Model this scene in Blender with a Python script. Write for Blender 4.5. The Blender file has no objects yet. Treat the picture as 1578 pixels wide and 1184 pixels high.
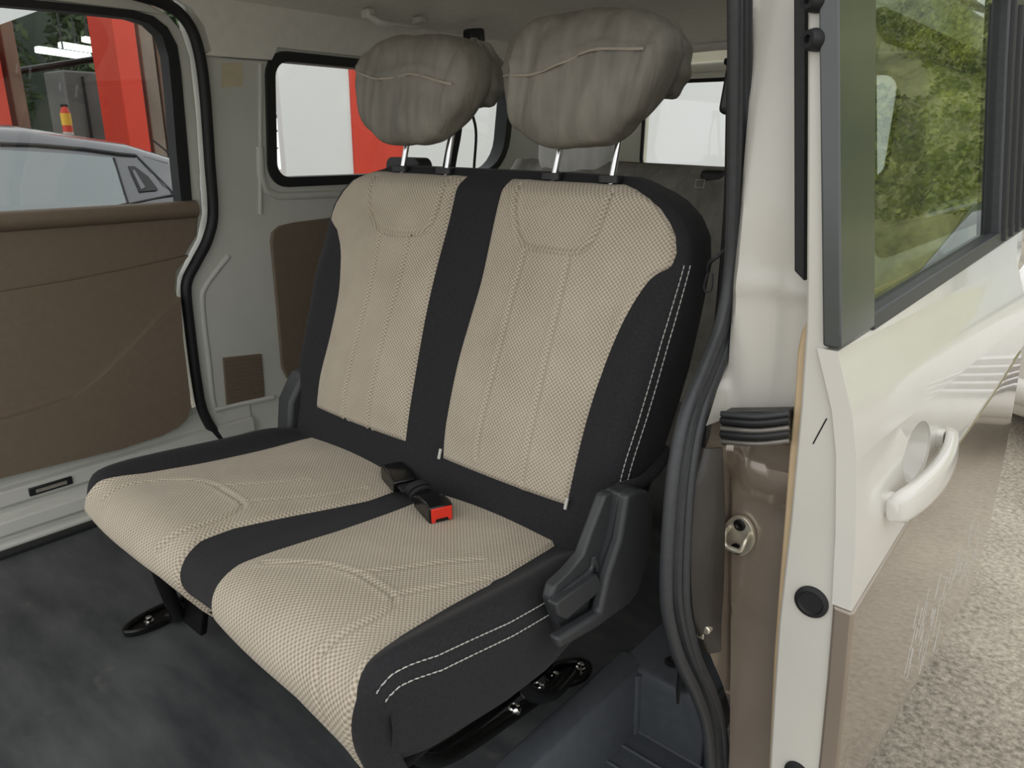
import bpy, bmesh, math, random
from mathutils import Vector, Matrix, noise
from mathutils.geometry import tessellate_polygon
PI = math.pi
S = bpy.context.scene
COL = S.collection
random.seed(7)

# ------------------------------------------------------------------ camera
CAM_LOC = Vector((1.02225639, -0.92132673, 1.03067007))
YAW, PITCH, ROLL, FPX = 0.70518038, 0.31791333, 0.01088619, 1150.32282
_f = Vector((-math.sin(YAW)*math.cos(PITCH), math.cos(YAW)*math.cos(PITCH), -math.sin(PITCH)))
_r = Vector((math.cos(YAW), math.sin(YAW), 0)); _u = _r.cross(_f)
CR = _r*math.cos(ROLL)+_u*math.sin(ROLL); CU = -_r*math.sin(ROLL)+_u*math.cos(ROLL); CF = _f
cd = bpy.data.cameras.new('camera'); co = bpy.data.objects.new('camera', cd); COL.objects.link(co)
co.matrix_world = Matrix(((CR.x, CU.x, -CF.x, CAM_LOC.x), (CR.y, CU.y, -CF.y, CAM_LOC.y), (CR.z, CU.z, -CF.z, CAM_LOC.z), (0, 0, 0, 1)))
cd.sensor_fit = 'HORIZONTAL'; cd.sensor_width = 36.0; cd.lens = FPX/1578*36.0; cd.clip_start = 0.02; cd.clip_end = 300
S.camera = co

# ------------------------------------------------------------------ sky, light, exposure
w = bpy.data.worlds.new('overcast_sky'); S.world = w; w.use_nodes = True
nt = w.node_tree; nt.nodes.clear()
wo = nt.nodes.new('ShaderNodeOutputWorld'); bg = nt.nodes.new('ShaderNodeBackground')
tc = nt.nodes.new('ShaderNodeTexCoord'); sx = nt.nodes.new('ShaderNodeSeparateXYZ'); rp = nt.nodes.new('ShaderNodeValToRGB')
nt.links.new(tc.outputs['Generated'], sx.inputs[0]); nt.links.new(sx.outputs['Z'], rp.inputs[0])
rp.color_ramp.elements[0].position = 0.0; rp.color_ramp.elements[0].color = (0.95, 0.96, 0.96, 1)
rp.color_ramp.elements[1].position = 0.75; rp.color_ramp.elements[1].color = (1.0, 1.0, 0.99, 1)
nt.links.new(rp.outputs[0], bg.inputs[0]); bg.inputs[1].default_value = 1.30
nt.links.new(bg.outputs[0], wo.inputs[0])
sd = bpy.data.lights.new('cloudy_sun', 'SUN'); sd.energy = 0.35; sd.angle = math.radians(70); sd.color = (1.0, 0.98, 0.94)
so = bpy.data.objects.new('cloudy_sun', sd); COL.objects.link(so)
so.rotation_euler = Vector((-0.55, 0.70, -0.75)).to_track_quat('-Z', 'Y').to_euler()
S.view_settings.view_transform = 'Standard'; S.view_settings.look = 'None'
S.view_settings.gamma = 1.0; S.view_settings.use_curve_mapping = False
S.view_settings.exposure = 0.0
S.cycles.max_bounces = 16; S.cycles.diffuse_bounces = 8; S.cycles.transparent_max_bounces = 24

# ------------------------------------------------------------------ pixel helpers (1578 x 1184 frame)
def ray(px, py): return CF*FPX + CR*(px-789) - CU*(py-592)
def at(px, py, ax, v):
    d = ray(px, py); return CAM_LOC + d*((v-CAM_LOC[ax])/d[ax])
def onx(px, py, fn, x=0.0):
    p = None
    for i in range(60):
        p = at(px, py, 0, x); x2 = fn(p.y, p.z); x = x + 0.5*(x2-x)
    return p
def lerp(a, b, t): return a+(b-a)*t
def interp(tab, x):
    tab = sorted(tab)
    if x <= tab[0][0]: return tab[0][1]
    for (a, va), (b, vb) in zip(tab, tab[1:]):
        if x <= b: return lerp(va, vb, (x-a)/(b-a))
    return tab[-1][1]
def catmull(pts, n=8):
    pts = [Vector(p) for p in pts]; out = []
    for i in range(len(pts)-1):
        p0 = pts[max(i-1, 0)]; p1 = pts[i]; p2 = pts[i+1]; p3 = pts[min(i+2, len(pts)-1)]
        for k in range(n):
            t = k/n
            out.append(0.5*((2*p1)+(p2-p0)*t+(2*p0-5*p1+4*p2-p3)*t*t+(3*p1-p0-3*p2+p3)*t**3))
    out.append(pts[-1]); return out
def rrect(x0, y0, x1, y1, r, n=6):
    out = []
    rs = r if isinstance(r, (list, tuple)) else (r,)*4
    for (cx, cy, a0, q) in ((x1-rs[0], y1-rs[0], 0, rs[0]), (x0+rs[1], y1-rs[1], 90, rs[1]), (x0+rs[2], y0+rs[2], 180, rs[2]), (x1-rs[3], y0+rs[3], 270, rs[3])):
        for k in range(n+1):
            a = math.radians(a0+90*k/n); out.append((cx+q*math.cos(a), cy+q*math.sin(a)))
    return out
def smooth(a, b, x):
    t = min(1, max(0, (x-a)/(b-a))); return t*t*(3-2*t)

# ------------------------------------------------------------------ materials
def lin(c): return tuple((x/12.92 if x <= 0.04045 else ((x+0.055)/1.055)**2.4) for x in [v/255 for v in c]) + (1,)
def N(nt, t, **k):
    n = nt.nodes.new(t)
    for a, b in k.items(): setattr(n, a, b)
    return n
def pm(name, rgb, rough=0.5, metal=0.0, coat=0.0, nscale=40, namt=0.06, bump=0.0, bscale=None, spec=0.5, sheen=0.0):
    m = bpy.data.materials.new(name); m.use_nodes = True; t = m.node_tree; b = t.nodes['Principled BSDF']
    b.inputs['Roughness'].default_value = rough; b.inputs['Metallic'].default_value = metal
    b.inputs['Coat Weight'].default_value = coat; b.inputs['Coat Roughness'].default_value = 0.04
    b.inputs['Specular IOR Level'].default_value = spec
    if sheen: b.inputs['Sheen Weight'].default_value = sheen
    tc = N(t, 'ShaderNodeTexCoord'); nz = N(t, 'ShaderNodeTexNoise'); nz.inputs['Scale'].default_value = nscale; nz.inputs['Detail'].default_value = 5
    t.links.new(tc.outputs['Object'], nz.inputs['Vector'])
    rp = N(t, 'ShaderNodeValToRGB'); c = lin(rgb)
    rp.color_ramp.elements[0].position = 0.3; rp.color_ramp.elements[1].position = 0.7
    rp.color_ramp.elements[0].color = tuple(x*(1-namt) for x in c[:3])+(1,); rp.color_ramp.elements[1].color = tuple(min(1, x*(1+namt)) for x in c[:3])+(1,)
    t.links.new(nz.outputs['Fac'], rp.inputs[0]); t.links.new(rp.outputs[0], b.inputs['Base Color'])
    if bump:
        n2 = N(t, 'ShaderNodeTexNoise'); n2.inputs['Scale'].default_value = bscale or nscale*4; n2.inputs['Detail'].default_value = 3
        t.links.new(tc.outputs['Object'], n2.inputs['Vector'])
        bp = N(t, 'ShaderNodeBump'); bp.inputs['Strength'].default_value = bump; bp.inputs['Distance'].default_value = 0.002
        t.links.new(n2.outputs['Fac'], bp.inputs['Height']); t.links.new(bp.outputs[0], b.inputs['Normal'])
    return m
def weave(name, light, dark, pitch):
    m = bpy.data.materials.new(name); m.use_nodes = True; t = m.node_tree; b = t.nodes['Principled BSDF']
    b.inputs['Roughness'].default_value = 0.95; b.inputs['Specular IOR Level'].default_value = 0.15; b.inputs['Sheen Weight'].default_value = 0.12
    uv = N(t, 'ShaderNodeUVMap'); sp = N(t, 'ShaderNodeSeparateXYZ'); t.links.new(uv.outputs[0], sp.inputs[0])
    def ma(op, a, bb=None):
        n = N(t, 'ShaderNodeMath', operation=op)
        for i, v in enumerate((a, bb)):
            if v is None: continue
            if isinstance(v, (int, float)): n.inputs[i].default_value = v
            else: t.links.new(v, n.inputs[i])
        return n.outputs[0]
    k = PI/pitch
    s1 = ma('COSINE', ma('MULTIPLY', sp.outputs[0], 2*k))
    s2 = ma('COSINE', ma('MULTIPLY', sp.outputs[1], 2*k))
    h = ma('ADD', ma('MULTIPLY', ma('MULTIPLY', s1, s2), 0.5), 0.5)
    nz = N(t, 'ShaderNodeTexNoise'); nz.inputs['Scale'].default_value = 9; nz.inputs['Detail'].default_value = 4
    t.links.new(uv.outputs[0], nz.inputs['Vector'])
    hh = ma('ADD', h, ma('MULTIPLY', ma('SUBTRACT', nz.outputs['Fac'], 0.5), 0.5))
    rp = N(t, 'ShaderNodeValToRGB'); rp.color_ramp.elements[0].position = 0.05; rp.color_ramp.elements[1].position = 0.75
    rp.color_ramp.elements[0].color = lin(dark); rp.color_ramp.elements[1].color = lin(light)
    t.links.new(hh, rp.inputs[0]); t.links.new(rp.outputs[0], b.inputs['Base Color'])
    bp = N(t, 'ShaderNodeBump'); bp.inputs['Strength'].default_value = 0.55; bp.inputs['Distance'].default_value = 0.0015
    t.links.new(h, bp.inputs['Height']); t.links.new(bp.outputs[0], b.inputs['Normal'])
    return m
def glass(name, tint, trans=0.85, ior=1.5):
    m = bpy.data.materials.new(name); m.use_nodes = True; t = m.node_tree; t.nodes.clear()
    o = N(t, 'ShaderNodeOutputMaterial'); tr = N(t, 'ShaderNodeBsdfTransparent'); gl = N(t, 'ShaderNodeBsdfGlossy'); mx = N(t, 'ShaderNodeMixShader'); fr = N(t, 'ShaderNodeFresnel')
    ge = N(t, 'ShaderNodeNewGeometry'); im = N(t, 'ShaderNodeMix', data_type='FLOAT'); im.inputs['A'].default_value = ior; im.inputs['B'].default_value = 1/ior
    t.links.new(ge.outputs['Backfacing'], im.inputs['Factor']); t.links.new(im.outputs['Result'], fr.inputs[0])
    gl.inputs['Roughness'].default_value = 0.005
    nz = N(t, 'ShaderNodeTexNoise'); nz.inputs['Scale'].default_value = 3.0
    tc = N(t, 'ShaderNodeTexCoord'); t.links.new(tc.outputs['Object'], nz.inputs['Vector'])
    rp = N(t, 'ShaderNodeValToRGB'); c = lin(tint)
    rp.color_ramp.elements[0].color = tuple((x*trans*0.98)**0.5 for x in c[:3])+(1,); rp.color_ramp.elements[1].color = tuple((x*trans)**0.5 for x in c[:3])+(1,)
    t.links.new(nz.outputs['Fac'], rp.inputs[0]); t.links.new(rp.outputs[0], tr.inputs[0])
    t.links.new(fr.outputs[0], mx.inputs[0]); t.links.new(tr.outputs[0], mx.inputs[1]); t.links.new(gl.outputs[0], mx.inputs[2]); t.links.new(mx.outputs[0], o.inputs[0])
    return m
def emit(name, rgb, s):
    m = bpy.data.materials.new(name); m.use_nodes = True; b = m.node_tree.nodes['Principled BSDF']
    b.inputs['Base Color'].default_value = lin(rgb); b.inputs['Emission Color'].default_value = lin(rgb); b.inputs['Emission Strength'].default_value = s
    return m
M = {}
M['white'] = pm('white_paint', (208, 206, 199), 0.22, coat=0.6, nscale=6, namt=0.03)
M['inner_white'] = pm('inner_white_paint', (196, 197, 189), 0.35, coat=0.25, nscale=5, namt=0.05)
M['jamb_white'] = pm('jamb_white_paint', (202, 200, 192), 0.30, coat=0.3, nscale=4, namt=0.05)
M['rear_trim'] = pm('pale_rear_trim', (242, 240, 226), 0.5, nscale=6, namt=0.03)
M['brown_paint'] = pm('brown_metallic_paint', (146, 134, 121), 0.22, metal=0.3, coat=1.0, nscale=8, namt=0.06)
M['headliner'] = pm('headliner_fabric', (222, 220, 212), 0.95, nscale=30, namt=0.04, bump=0.1, spec=0.1)
M['trim_brown'] = pm('brown_trim_plastic', (112, 99, 84), 0.55, nscale=60, namt=0.05, bump=0.15, bscale=500, spec=0.35)
M['beige_trim'] = pm('beige_trim_plastic', (190, 168, 135), 0.55, nscale=60, namt=0.04)
M['rubber'] = pm('black_rubber', (30, 31, 33), 0.55, nscale=80, namt=0.15, spec=0.4)
M['seal'] = pm('grey_black_rubber_seal', (52, 54, 57), 0.42, nscale=90, namt=0.10, bump=0.2, bscale=300)
M['black'] = pm('black_plastic', (28, 29, 31), 0.42, nscale=80, namt=0.1, bump=0.08, bscale=600)
M['cover'] = pm('charcoal_plastic', (50, 52, 54), 0.48, nscale=60, namt=0.08, bump=0.12, bscale=700)
M['post_gloss'] = pm('grey_black_window_post', (62, 68, 68), 0.18, nscale=30, namt=0.05, spec=0.8)
M['black_gloss'] = pm('glossy_black_plastic', (18, 18, 19), 0.2, nscale=50, namt=0.1)
M['fabric_black'] = pm('black_seat_fabric', (33, 33, 36), 0.82, nscale=220, namt=0.22, bump=0.15, bscale=1200, spec=0.3, sheen=0.05)
M['weave'] = weave('beige_woven_fabric', (192, 182, 165), (138, 128, 113), 0.0078)
M['thread'] = pm('grey_thread', (176, 174, 170), 0.8)
M['tag'] = pm('grey_white_tag', (196, 194, 188), 0.7)
M['wrap'] = None
M['wrap_seam'] = pm('pale_dust_cover_seam', (158, 150, 136), 0.7, nscale=40, namt=0.1)
M['rear_seat'] = pm('dark_grey_seat_wrap', (134, 130, 124), 0.6, nscale=10, namt=0.12, bump=0.1, bscale=50)
M['rear_wrap'] = pm('light_grey_dust_cover', (150, 149, 145), 0.6, nscale=12, namt=0.10, bump=0.1, bscale=50)
M['chrome'] = pm('chrome_steel', (215, 215, 215), 0.15, metal=1.0)
M['zinc'] = pm('zinc_plated_steel', (212, 206, 190), 0.33, metal=0.75, nscale=50, namt=0.1)
M['bolt_black'] = pm('black_steel', (20, 20, 20), 0.3, metal=0.4, nscale=60, namt=0.2)
M['channel'] = pm('dark_brown_channel_shade', (48, 44, 40), 0.4, nscale=12, namt=0.2, coat=0.3)  # dark tone stands in for shade in the pillar channel
M['zinc_dark'] = pm('dull_grey_steel', (128, 124, 118), 0.35, metal=0.6, nscale=50, namt=0.1)
M['red'] = pm('red_button_plastic', (226, 52, 34), 0.35, nscale=30, namt=0.05)
M['sticker'] = pm('beige_paper_sticker', (196, 186, 160), 0.8)
M['webbing'] = pm('black_webbing', (24, 24, 26), 0.8, nscale=200, namt=0.3)
M['step'] = pm('dark_step_plastic', (78, 82, 88), 0.5, nscale=50, namt=0.10, bump=0.15, bscale=700)
M['win_glass'] = glass('clear_window_glass', (250, 252, 252), 0.96)
M['door_glass'] = glass('door_window_glass', (222, 234, 222), 0.85, 1.52)
M['dark_glass'] = pm('dark_car_glass', (105, 118, 120), 0.06, nscale=2, namt=0.05, coat=1.0, spec=1.0)
M['red_column'] = pm('red_painted_steel', (208, 62, 42), 0.5, nscale=4, namt=0.05)
M['board'] = pm('white_hoarding_board', (226, 229, 229), 0.7, nscale=3, namt=0.01)
M['asphalt'] = None

def floor_mat():
    m = bpy.data.materials.new('worn_dark_vinyl'); m.use_nodes = True; t = m.node_tree; b = t.nodes['Principled BSDF']
    tc = N(t, 'ShaderNodeTexCoord'); mp = N(t, 'ShaderNodeMapping'); mp.inputs['Scale'].default_value = (1.6, 5.0, 1); mp.inputs['Rotation'].default_value = (0, 0, 0.5)
    t.links.new(tc.outputs['Object'], mp.inputs[0])
    n1 = N(t, 'ShaderNodeTexNoise'); n1.inputs['Scale'].default_value = 2.2; n1.inputs['Detail'].default_value = 6; n1.inputs['Roughness'].default_value = 0.62
    t.links.new(mp.outputs[0], n1.inputs['Vector'])
    r1 = N(t, 'ShaderNodeValToRGB'); r1.color_ramp.elements[0].position = 0.32; r1.color_ramp.elements[1].position = 0.72
    r1.color_ramp.elements[0].color = lin((52, 54, 57)); r1.color_ramp.elements[1].color = lin((86, 88, 89))
    t.links.new(n1.outputs['Fac'], r1.inputs[0])
    n2 = N(t, 'ShaderNodeTexNoise'); n2.inputs['Scale'].default_value = 26; n2.inputs['Detail'].default_value = 4
    n3 = N(t, 'ShaderNodeTexNoise'); n3.inputs['Scale'].default_value = 3.2; n3.inputs['Detail'].default_value = 2
    t.links.new(tc.outputs['Object'], n2.inputs['Vector']); t.links.new(tc.outputs['Object'], n3.inputs['Vector'])
    mu = N(t, 'ShaderNodeMath', operation='MULTIPLY'); t.links.new(n2.outputs['Fac'], mu.inputs[0]); t.links.new(n3.outputs['Fac'], mu.inputs[1])
    r2 = N(t, 'ShaderNodeValToRGB'); r2.color_ramp.elements[0].position = 0.34; r2.color_ramp.elements[1].position = 0.46
    r2.color_ramp.elements[0].color = (0, 0, 0, 1); r2.color_ramp.elements[1].color = (0.45, 0.45, 0.45, 1)
    t.links.new(mu.outputs[0], r2.inputs[0])
    mx = N(t, 'ShaderNodeMix', data_type='RGBA'); t.links.new(r2.outputs[0], mx.inputs['Factor']); t.links.new(r1.outputs[0], mx.inputs['A']); mx.inputs['B'].default_value = lin((112, 110, 104))
    t.links.new(mx.outputs['Result'], b.inputs['Base Color'])
    b.inputs['Roughness'].default_value = 0.48; b.inputs['Specular IOR Level'].default_value = 0.45
    bp = N(t, 'ShaderNodeBump'); bp.inputs['Strength'].default_value = 0.25; bp.inputs['Distance'].default_value = 0.004
    t.links.new(n1.outputs['Fac'], bp.inputs['Height']); t.links.new(bp.outputs[0], b.inputs['Normal'])
    return m
def ground_mat():
    m = bpy.data.materials.new('coarse_concrete'); m.use_nodes = True; t = m.node_tree; b = t.nodes['Principled BSDF']
    tc = N(t, 'ShaderNodeTexCoord')
    n1 = N(t, 'ShaderNodeTexNoise'); n1.inputs['Scale'].default_value = 55; n1.inputs['Detail'].default_value = 6; n1.inputs['Roughness'].default_value = 0.7
    n2 = N(t, 'ShaderNodeTexNoise'); n2.inputs['Scale'].default_value = 1.3; n2.inputs['Detail'].default_value = 5
    for n in (n1, n2): t.links.new(tc.outputs['Object'], n.inputs['Vector'])
    ad = N(t, 'ShaderNodeMath', operation='ADD'); mu = N(t, 'ShaderNodeMath', operation='MULTIPLY'); mu.inputs[1].default_value = 0.5
    t.links.new(n2.outputs['Fac'], mu.inputs[0]); t.links.new(n1.outputs['Fac'], ad.inputs[0]); t.links.new(mu.outputs[0], ad.inputs[1])
    r = N(t, 'ShaderNodeValToRGB'); r.color_ramp.elements[0].position = 0.55; r.color_ramp.elements[1].position = 0.95
    r.color_ramp.elements[0].color = lin((116, 109, 98)); r.color_ramp.elements[1].color = lin((206, 197, 181))
    t.links.new(ad.outputs[0], r.inputs[0]); t.links.new(r.outputs[0], b.inputs['Base Color']); b.inputs['Roughness'].default_value = 0.9
    bp = N(t, 'ShaderNodeBump'); bp.inputs['Strength'].default_value = 0.6; bp.inputs['Distance'].default_value = 0.01
    t.links.new(n1.outputs['Fac'], bp.inputs['Height']); t.links.new(bp.outputs[0], b.inputs['Normal'])
    return m
def leaf_mat(name, a, b2, sc=1.5):
    m = bpy.data.materials.new(name); m.use_nodes = True; t = m.node_tree; b = t.nodes['Principled BSDF']
    tc = N(t, 'ShaderNodeTexCoord'); n1 = N(t, 'ShaderNodeTexNoise'); n1.inputs['Scale'].default_value = sc; n1.inputs['Detail'].default_value = 8; n1.inputs['Roughness'].default_value = 0.75
    t.links.new(tc.outputs['Object'], n1.inputs['Vector'])
    r = N(t, 'ShaderNodeValToRGB'); r.color_ramp.elements[0].position = 0.36; r.color_ramp.elements[1].position = 0.64
    r.color_ramp.elements[0].color = lin(a); r.color_ramp.elements[1].color = lin(b2)
    t.links.new(n1.outputs['Fac'], r.inputs[0]); t.links.new(r.outputs[0], b.inputs['Base Color']); b.inputs['Roughness'].default_value = 0.7
    return m
def wrap_mat(name, dark, light):
    m = bpy.data.materials.new(name); m.use_nodes = True; t = m.node_tree; b = t.nodes['Principled BSDF']
    tc = N(t, 'ShaderNodeTexCoord'); mp = N(t, 'ShaderNodeMapping'); mp.inputs['Scale'].default_value = (30, 30, 6); mp.inputs['Rotation'].default_value = (0, 0.25, 0)
    t.links.new(tc.outputs['Object'], mp.inputs[0])
    n1 = N(t, 'ShaderNodeTexNoise'); n1.inputs['Scale'].default_value = 1.0; n1.inputs['Detail'].default_value = 4; n1.inputs['Distortion'].default_value = 0.6
    n2 = N(t, 'ShaderNodeTexNoise'); n2.inputs['Scale'].default_value = 9.0; n2.inputs['Detail'].default_value = 3
    t.links.new(mp.outputs[0], n1.inputs['Vector']); t.links.new(tc.outputs['Object'], n2.inputs['Vector'])
    r = N(t, 'ShaderNodeValToRGB'); r.color_ramp.elements[0].position = 0.35; r.color_ramp.elements[1].position = 0.68
    r.color_ramp.elements[0].color = lin(dark); r.color_ramp.elements[1].color = lin(light)
    mu = N(t, 'ShaderNodeMath', operation='ADD'); h = N(t, 'ShaderNodeMath', operation='MULTIPLY'); h.inputs[1].default_value = 0.5
    t.links.new(n1.outputs['Fac'], mu.inputs[0]); t.links.new(n2.outputs['Fac'], mu.inputs[1]); t.links.new(mu.outputs[0], h.inputs[0]); t.links.new(h.outputs[0], r.inputs[0])
    t.links.new(r.outputs[0], b.inputs['Base Color']); b.inputs['Roughness'].default_value = 0.55; b.inputs['Specular IOR Level'].default_value = 0.45
    bp = N(t, 'ShaderNodeBump'); bp.inputs['Strength'].default_value = 0.7; bp.inputs['Distance'].default_value = 0.006
    t.links.new(n1.outputs['Fac'], bp.inputs['Height']); t.links.new(bp.outputs[0], b.inputs['Normal'])
    return m
M['wrap'] = wrap_mat('grey_dust_cover', (106, 103, 95), (140, 136, 126))
M['rear_wrap'] = wrap_mat('pale_grey_dust_cover', (205, 205, 200), (232, 231, 226))
M['rear_seat'] = wrap_mat('dark_grey_seat_wrap', (122, 118, 112), (162, 157, 149))
M['floor'] = floor_mat(); M['ground'] = ground_mat()
M['hill'] = leaf_mat('hill_grass', (108, 112, 72), (186, 190, 122), 1.6)
M['leaf'] = leaf_mat('leaves', (104, 124, 62), (206, 214, 122), 2.0)
M['tree'] = leaf_mat('dark_tree_leaves', (34, 50, 34), (96, 118, 78), 2.0)

# ------------------------------------------------------------------ mesh helpers
class MB:
    def __init__(s): s.v = []; s.f = []; s.uv = None
    def add(s, v, f):
        o = len(s.v); s.v += [tuple(p) for p in v]; s.f += [tuple(i+o for i in q) for q in f]; return s
    def box(s, c, d, rot=None):
        c = Vector(c); d = Vector(d)/2
        vs = [Vector((sx*d.x, sy*d.y, sz*d.z)) for sx in (-1, 1) for sy in (-1, 1) for sz in (-1, 1)]
        if rot is not None: vs = [rot @ p for p in vs]
        return s.add([c+p for p in vs], [(0, 1, 3, 2), (4, 6, 7, 5), (0, 4, 5, 1), (2, 3, 7, 6), (0, 2, 6, 4), (1, 5, 7, 3)])
    def tube(s, pts, r, n=10, cap=True, closed=False, flat=1.0, up=None):
        pts = [Vector(p) for p in pts]; rs = r if isinstance(r, (list, tuple)) else [r]*len(pts)
        vs = []; m = len(pts); up = Vector(up) if up else None; prev = None
        for i, p in enumerate(pts):
            a = pts[(i-1) % m] if (closed or i > 0) else p; b = pts[(i+1) % m] if (closed or i < m-1) else p
            t = (b-a).normalized()
            if up is not None: e1 = up.cross(t)
            elif prev is not None: e1 = prev - t*prev.dot(t)
            else: e1 = t.orthogonal()
            if e1.length < 1e-6: e1 = t.orthogonal()
            e1.normalize(); prev = e1; e2 = t.cross(e1)
            for k in range(n):
                q = 2*PI*k/n; vs.append(p + e1*(math.cos(q)*rs[i]) + e2*(math.sin(q)*rs[i]*flat))
        fs = []
        for i in range(m if closed else m-1):
            j = (i+1) % m
            for k in range(n): fs.append((i*n+k, i*n+(k+1) % n, j*n+(k+1) % n, j*n+k))
        if cap and not closed: fs += [tuple(range(n))[::-1], tuple((m-1)*n+k for k in range(n))]
        return s.add(vs, fs)
    def cyl(s, a, b, r, n=20, r2=None):
        a = Vector(a); b = Vector(b); return s.tube([a, b], [r, r if r2 is None else r2], n)
    def grid(s, fn, nu, nv, closed_u=False):
        vs = [fn(i, j) for j in range(nv) for i in range(nu)]; fs = []
        for j in range(nv-1):
            for i in range(nu if closed_u else nu-1):
                i2 = (i+1) % nu; fs.append((j*nu+i, j*nu+i2, (j+1)*nu+i2, (j+1)*nu+i))
        return s.add(vs, fs)
    def prism(s, poly, mapf, d0, d1):
        """polygon (u,v) extruded from depth d0 to d1 through mapf(u,v,d)"""
        n = len(poly); vs = [mapf(u, v, d0) for u, v in poly]+[mapf(u, v, d1) for u, v in poly]
        fs = [(i, (i+1) % n, n+(i+1) % n, n+i) for i in range(n)]
        tri = tessellate_polygon([[Vector((u, v, 0)) for u, v in poly]])
        fs += [tuple(t) for t in tri]+[tuple(n+i for i in t) for t in tri]
        return s.add(vs, fs)
    def lathe(s, prof, origin, axis, n=24):
        axis = Vector(axis).normalized(); e1 = axis.orthogonal().normalized(); e2 = axis.cross(e1); o = Vector(origin); vs = []
        for r, h in prof:
            for k in range(n):
                q = 2*PI*k/n; vs.append(o+axis*h+(e1*math.cos(q)+e2*math.sin(q))*r)
        fs = [(i*n+k, i*n+(k+1) % n, (i+1)*n+(k+1) % n, (i+1)*n+k) for i in range(len(prof)-1) for k in range(n)]
        fs += [tuple(range(n))[::-1], tuple((len(prof)-1)*n+k for k in range(n))]
        return s.add(vs, fs)
    def build(s, name, mat, parent=None, bevel=0.0, seg=2, angle=40, sub=0, uv=None, smooth_=True, weld=True):
        me = bpy.data.meshes.new(name); me.from_pydata([tuple(p) for p in s.v], [], s.f); me.update()
        if uv:
            l = me.uv_layers.new(name='UVMap')
            for lp in me.loops: l.data[lp.index].uv = uv[lp.vertex_index]
        bm = bmesh.new(); bm.from_mesh(me)
        if weld and not uv: bmesh.ops.remove_doubles(bm, verts=bm.verts, dist=1e-5)
        bmesh.ops.recalc_face_normals(bm, faces=bm.faces); bm.to_mesh(me); bm.free()
        return finish(me, name, mat, parent, bevel, seg, angle, sub, smooth_)
def finish(me, name, mat, parent, bevel=0, seg=2, angle=40, sub=0, smooth_=True):
    me.materials.append(mat)
    if smooth_:
        me.shade_smooth(); me.set_sharp_from_angle(angle=math.radians(angle))
    o = bpy.data.objects.new(name, me); COL.objects.link(o)
    if parent is not None:
        o.parent = parent; o.matrix_parent_inverse = Matrix.Translation(parent.location).inverted() if parent.type == 'EMPTY' else Matrix()
    if bevel:
        b = o.modifiers.new('bevel', 'BEVEL'); b.width = bevel; b.segments = seg; b.limit_method = 'ANGLE'; b.angle_limit = math.radians(angle)
        if smooth_: b.harden_normals = False
    if sub:
        q = o.modifiers.new('subdivision', 'SUBSURF'); q.levels = sub; q.render_levels = sub
    return o
def plate(outer, holes, mapf, d0, d1, name, mat, parent=None, cu=(), cv=(), bevel=0.0, seg=2, angle=40):
    bm = bmesh.new(); polys = [outer]+list(holes); flat = [p for q in polys for p in q]
    vs = [bm.verts.new((u, v, 0)) for u, v in flat]
    for t in tessellate_polygon([[Vector((u, v, 0)) for u, v in q] for q in polys]):
        try: bm.faces.new([vs[i] for i in t])
        except ValueError: pass
    for cuts, nrm in ((cu, (1, 0, 0)), (cv, (0, 1, 0))):
        for c in cuts:
            bmesh.ops.bisect_plane(bm, geom=bm.verts[:]+bm.edges[:]+bm.faces[:], plane_co=(nrm[0]*c, nrm[1]*c, 0), plane_no=nrm, dist=1e-6)
    r = bmesh.ops.extrude_face_region(bm, geom=bm.faces[:])
    for v in [g for g in r['geom'] if isinstance(g, bmesh.types.BMVert)]: v.co.z = 1
    for v in bm.verts:
        v.co = Vector(mapf(v.co.x, v.co.y, d1 if v.co.z > 0.5 else d0))
    bmesh.ops.recalc_face_normals(bm, faces=bm.faces[:])
    me = bpy.data.meshes.new(name); bm.to_mesh(me); bm.free()
    return finish(me, name, mat, parent, bevel, seg, angle)
def empty(name, loc, label=None, cat=None, group=None):
    o = bpy.data.objects.new(name, None); o.location = loc; o.empty_display_size = 0.05; COL.objects.link(o)
    return tag(o, label, cat, group) if label else o
def tag(o, label, cat, group=None, kind=None):
    o['label'] = label; o['category'] = cat
    if group: o['group'] = group
    if kind: o['kind'] = kind
    return o
def struct(o): o['kind'] = 'structure'; return o
def frange(a, b, st):
    out = []; x = a
    while x < b: out.append(x); x += st
    return out

# ================================================================== THE VAN SHELL
GZ = -0.42                                   # ground level below the van floor
def farx(y, z): return -1.10 + max(0.0, z-0.83)*0.12
def far(px, py):
    p = onx(px, py, farx, -1.1); return (p.y, p.z)
def mapfar(u, v, d): return (farx(u, v)+d, u, v)
CV = (0.83,)

# floor with the step cut-out
fl = [(-1.09, -1.3), (0.345, -1.3), (0.345, 0.235), (0.57, 0.235), (0.57, 2.05), (-1.09, 2.05)]
struct(plate(fl, [], lambda u, v, d: (u, v, d), -0.03, 0.0, 'floor', M['floor'], bevel=0.004))

# far side wall (inner body panel), its edge follows the door opening
seal_px = [(150, -24), (205, -9), (242, 2), (271, 18), (293, 46), (306, 88), (314, 150), (321, 250), (326, 325), (318, 368), (300, 404), (287, 430), (285, 455), (291, 510), (300, 580), (309, 628), (326, 662), (350, 690)]
seal_yz = [far(*p) for p in seal_px]
edge = [(y+0.004, z) for y, z in seal_yz[4:]]
wl_outer = edge + [(0.25, 0.0), (2.05, 0.0), (2.05, 1.40), (edge[0][0]-0.02, 1.40)]
qwin = rrect(0.41, 0.90, 1.49, 1.25, (0.07, 0.05, 0.05, 0.14))
wl = struct(plate(wl_outer, [qwin[::-1]], mapfar, -0.07, 0.0, 'wall_left', M['inner_white'], cv=CV, bevel=0.012, seg=3))
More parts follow.
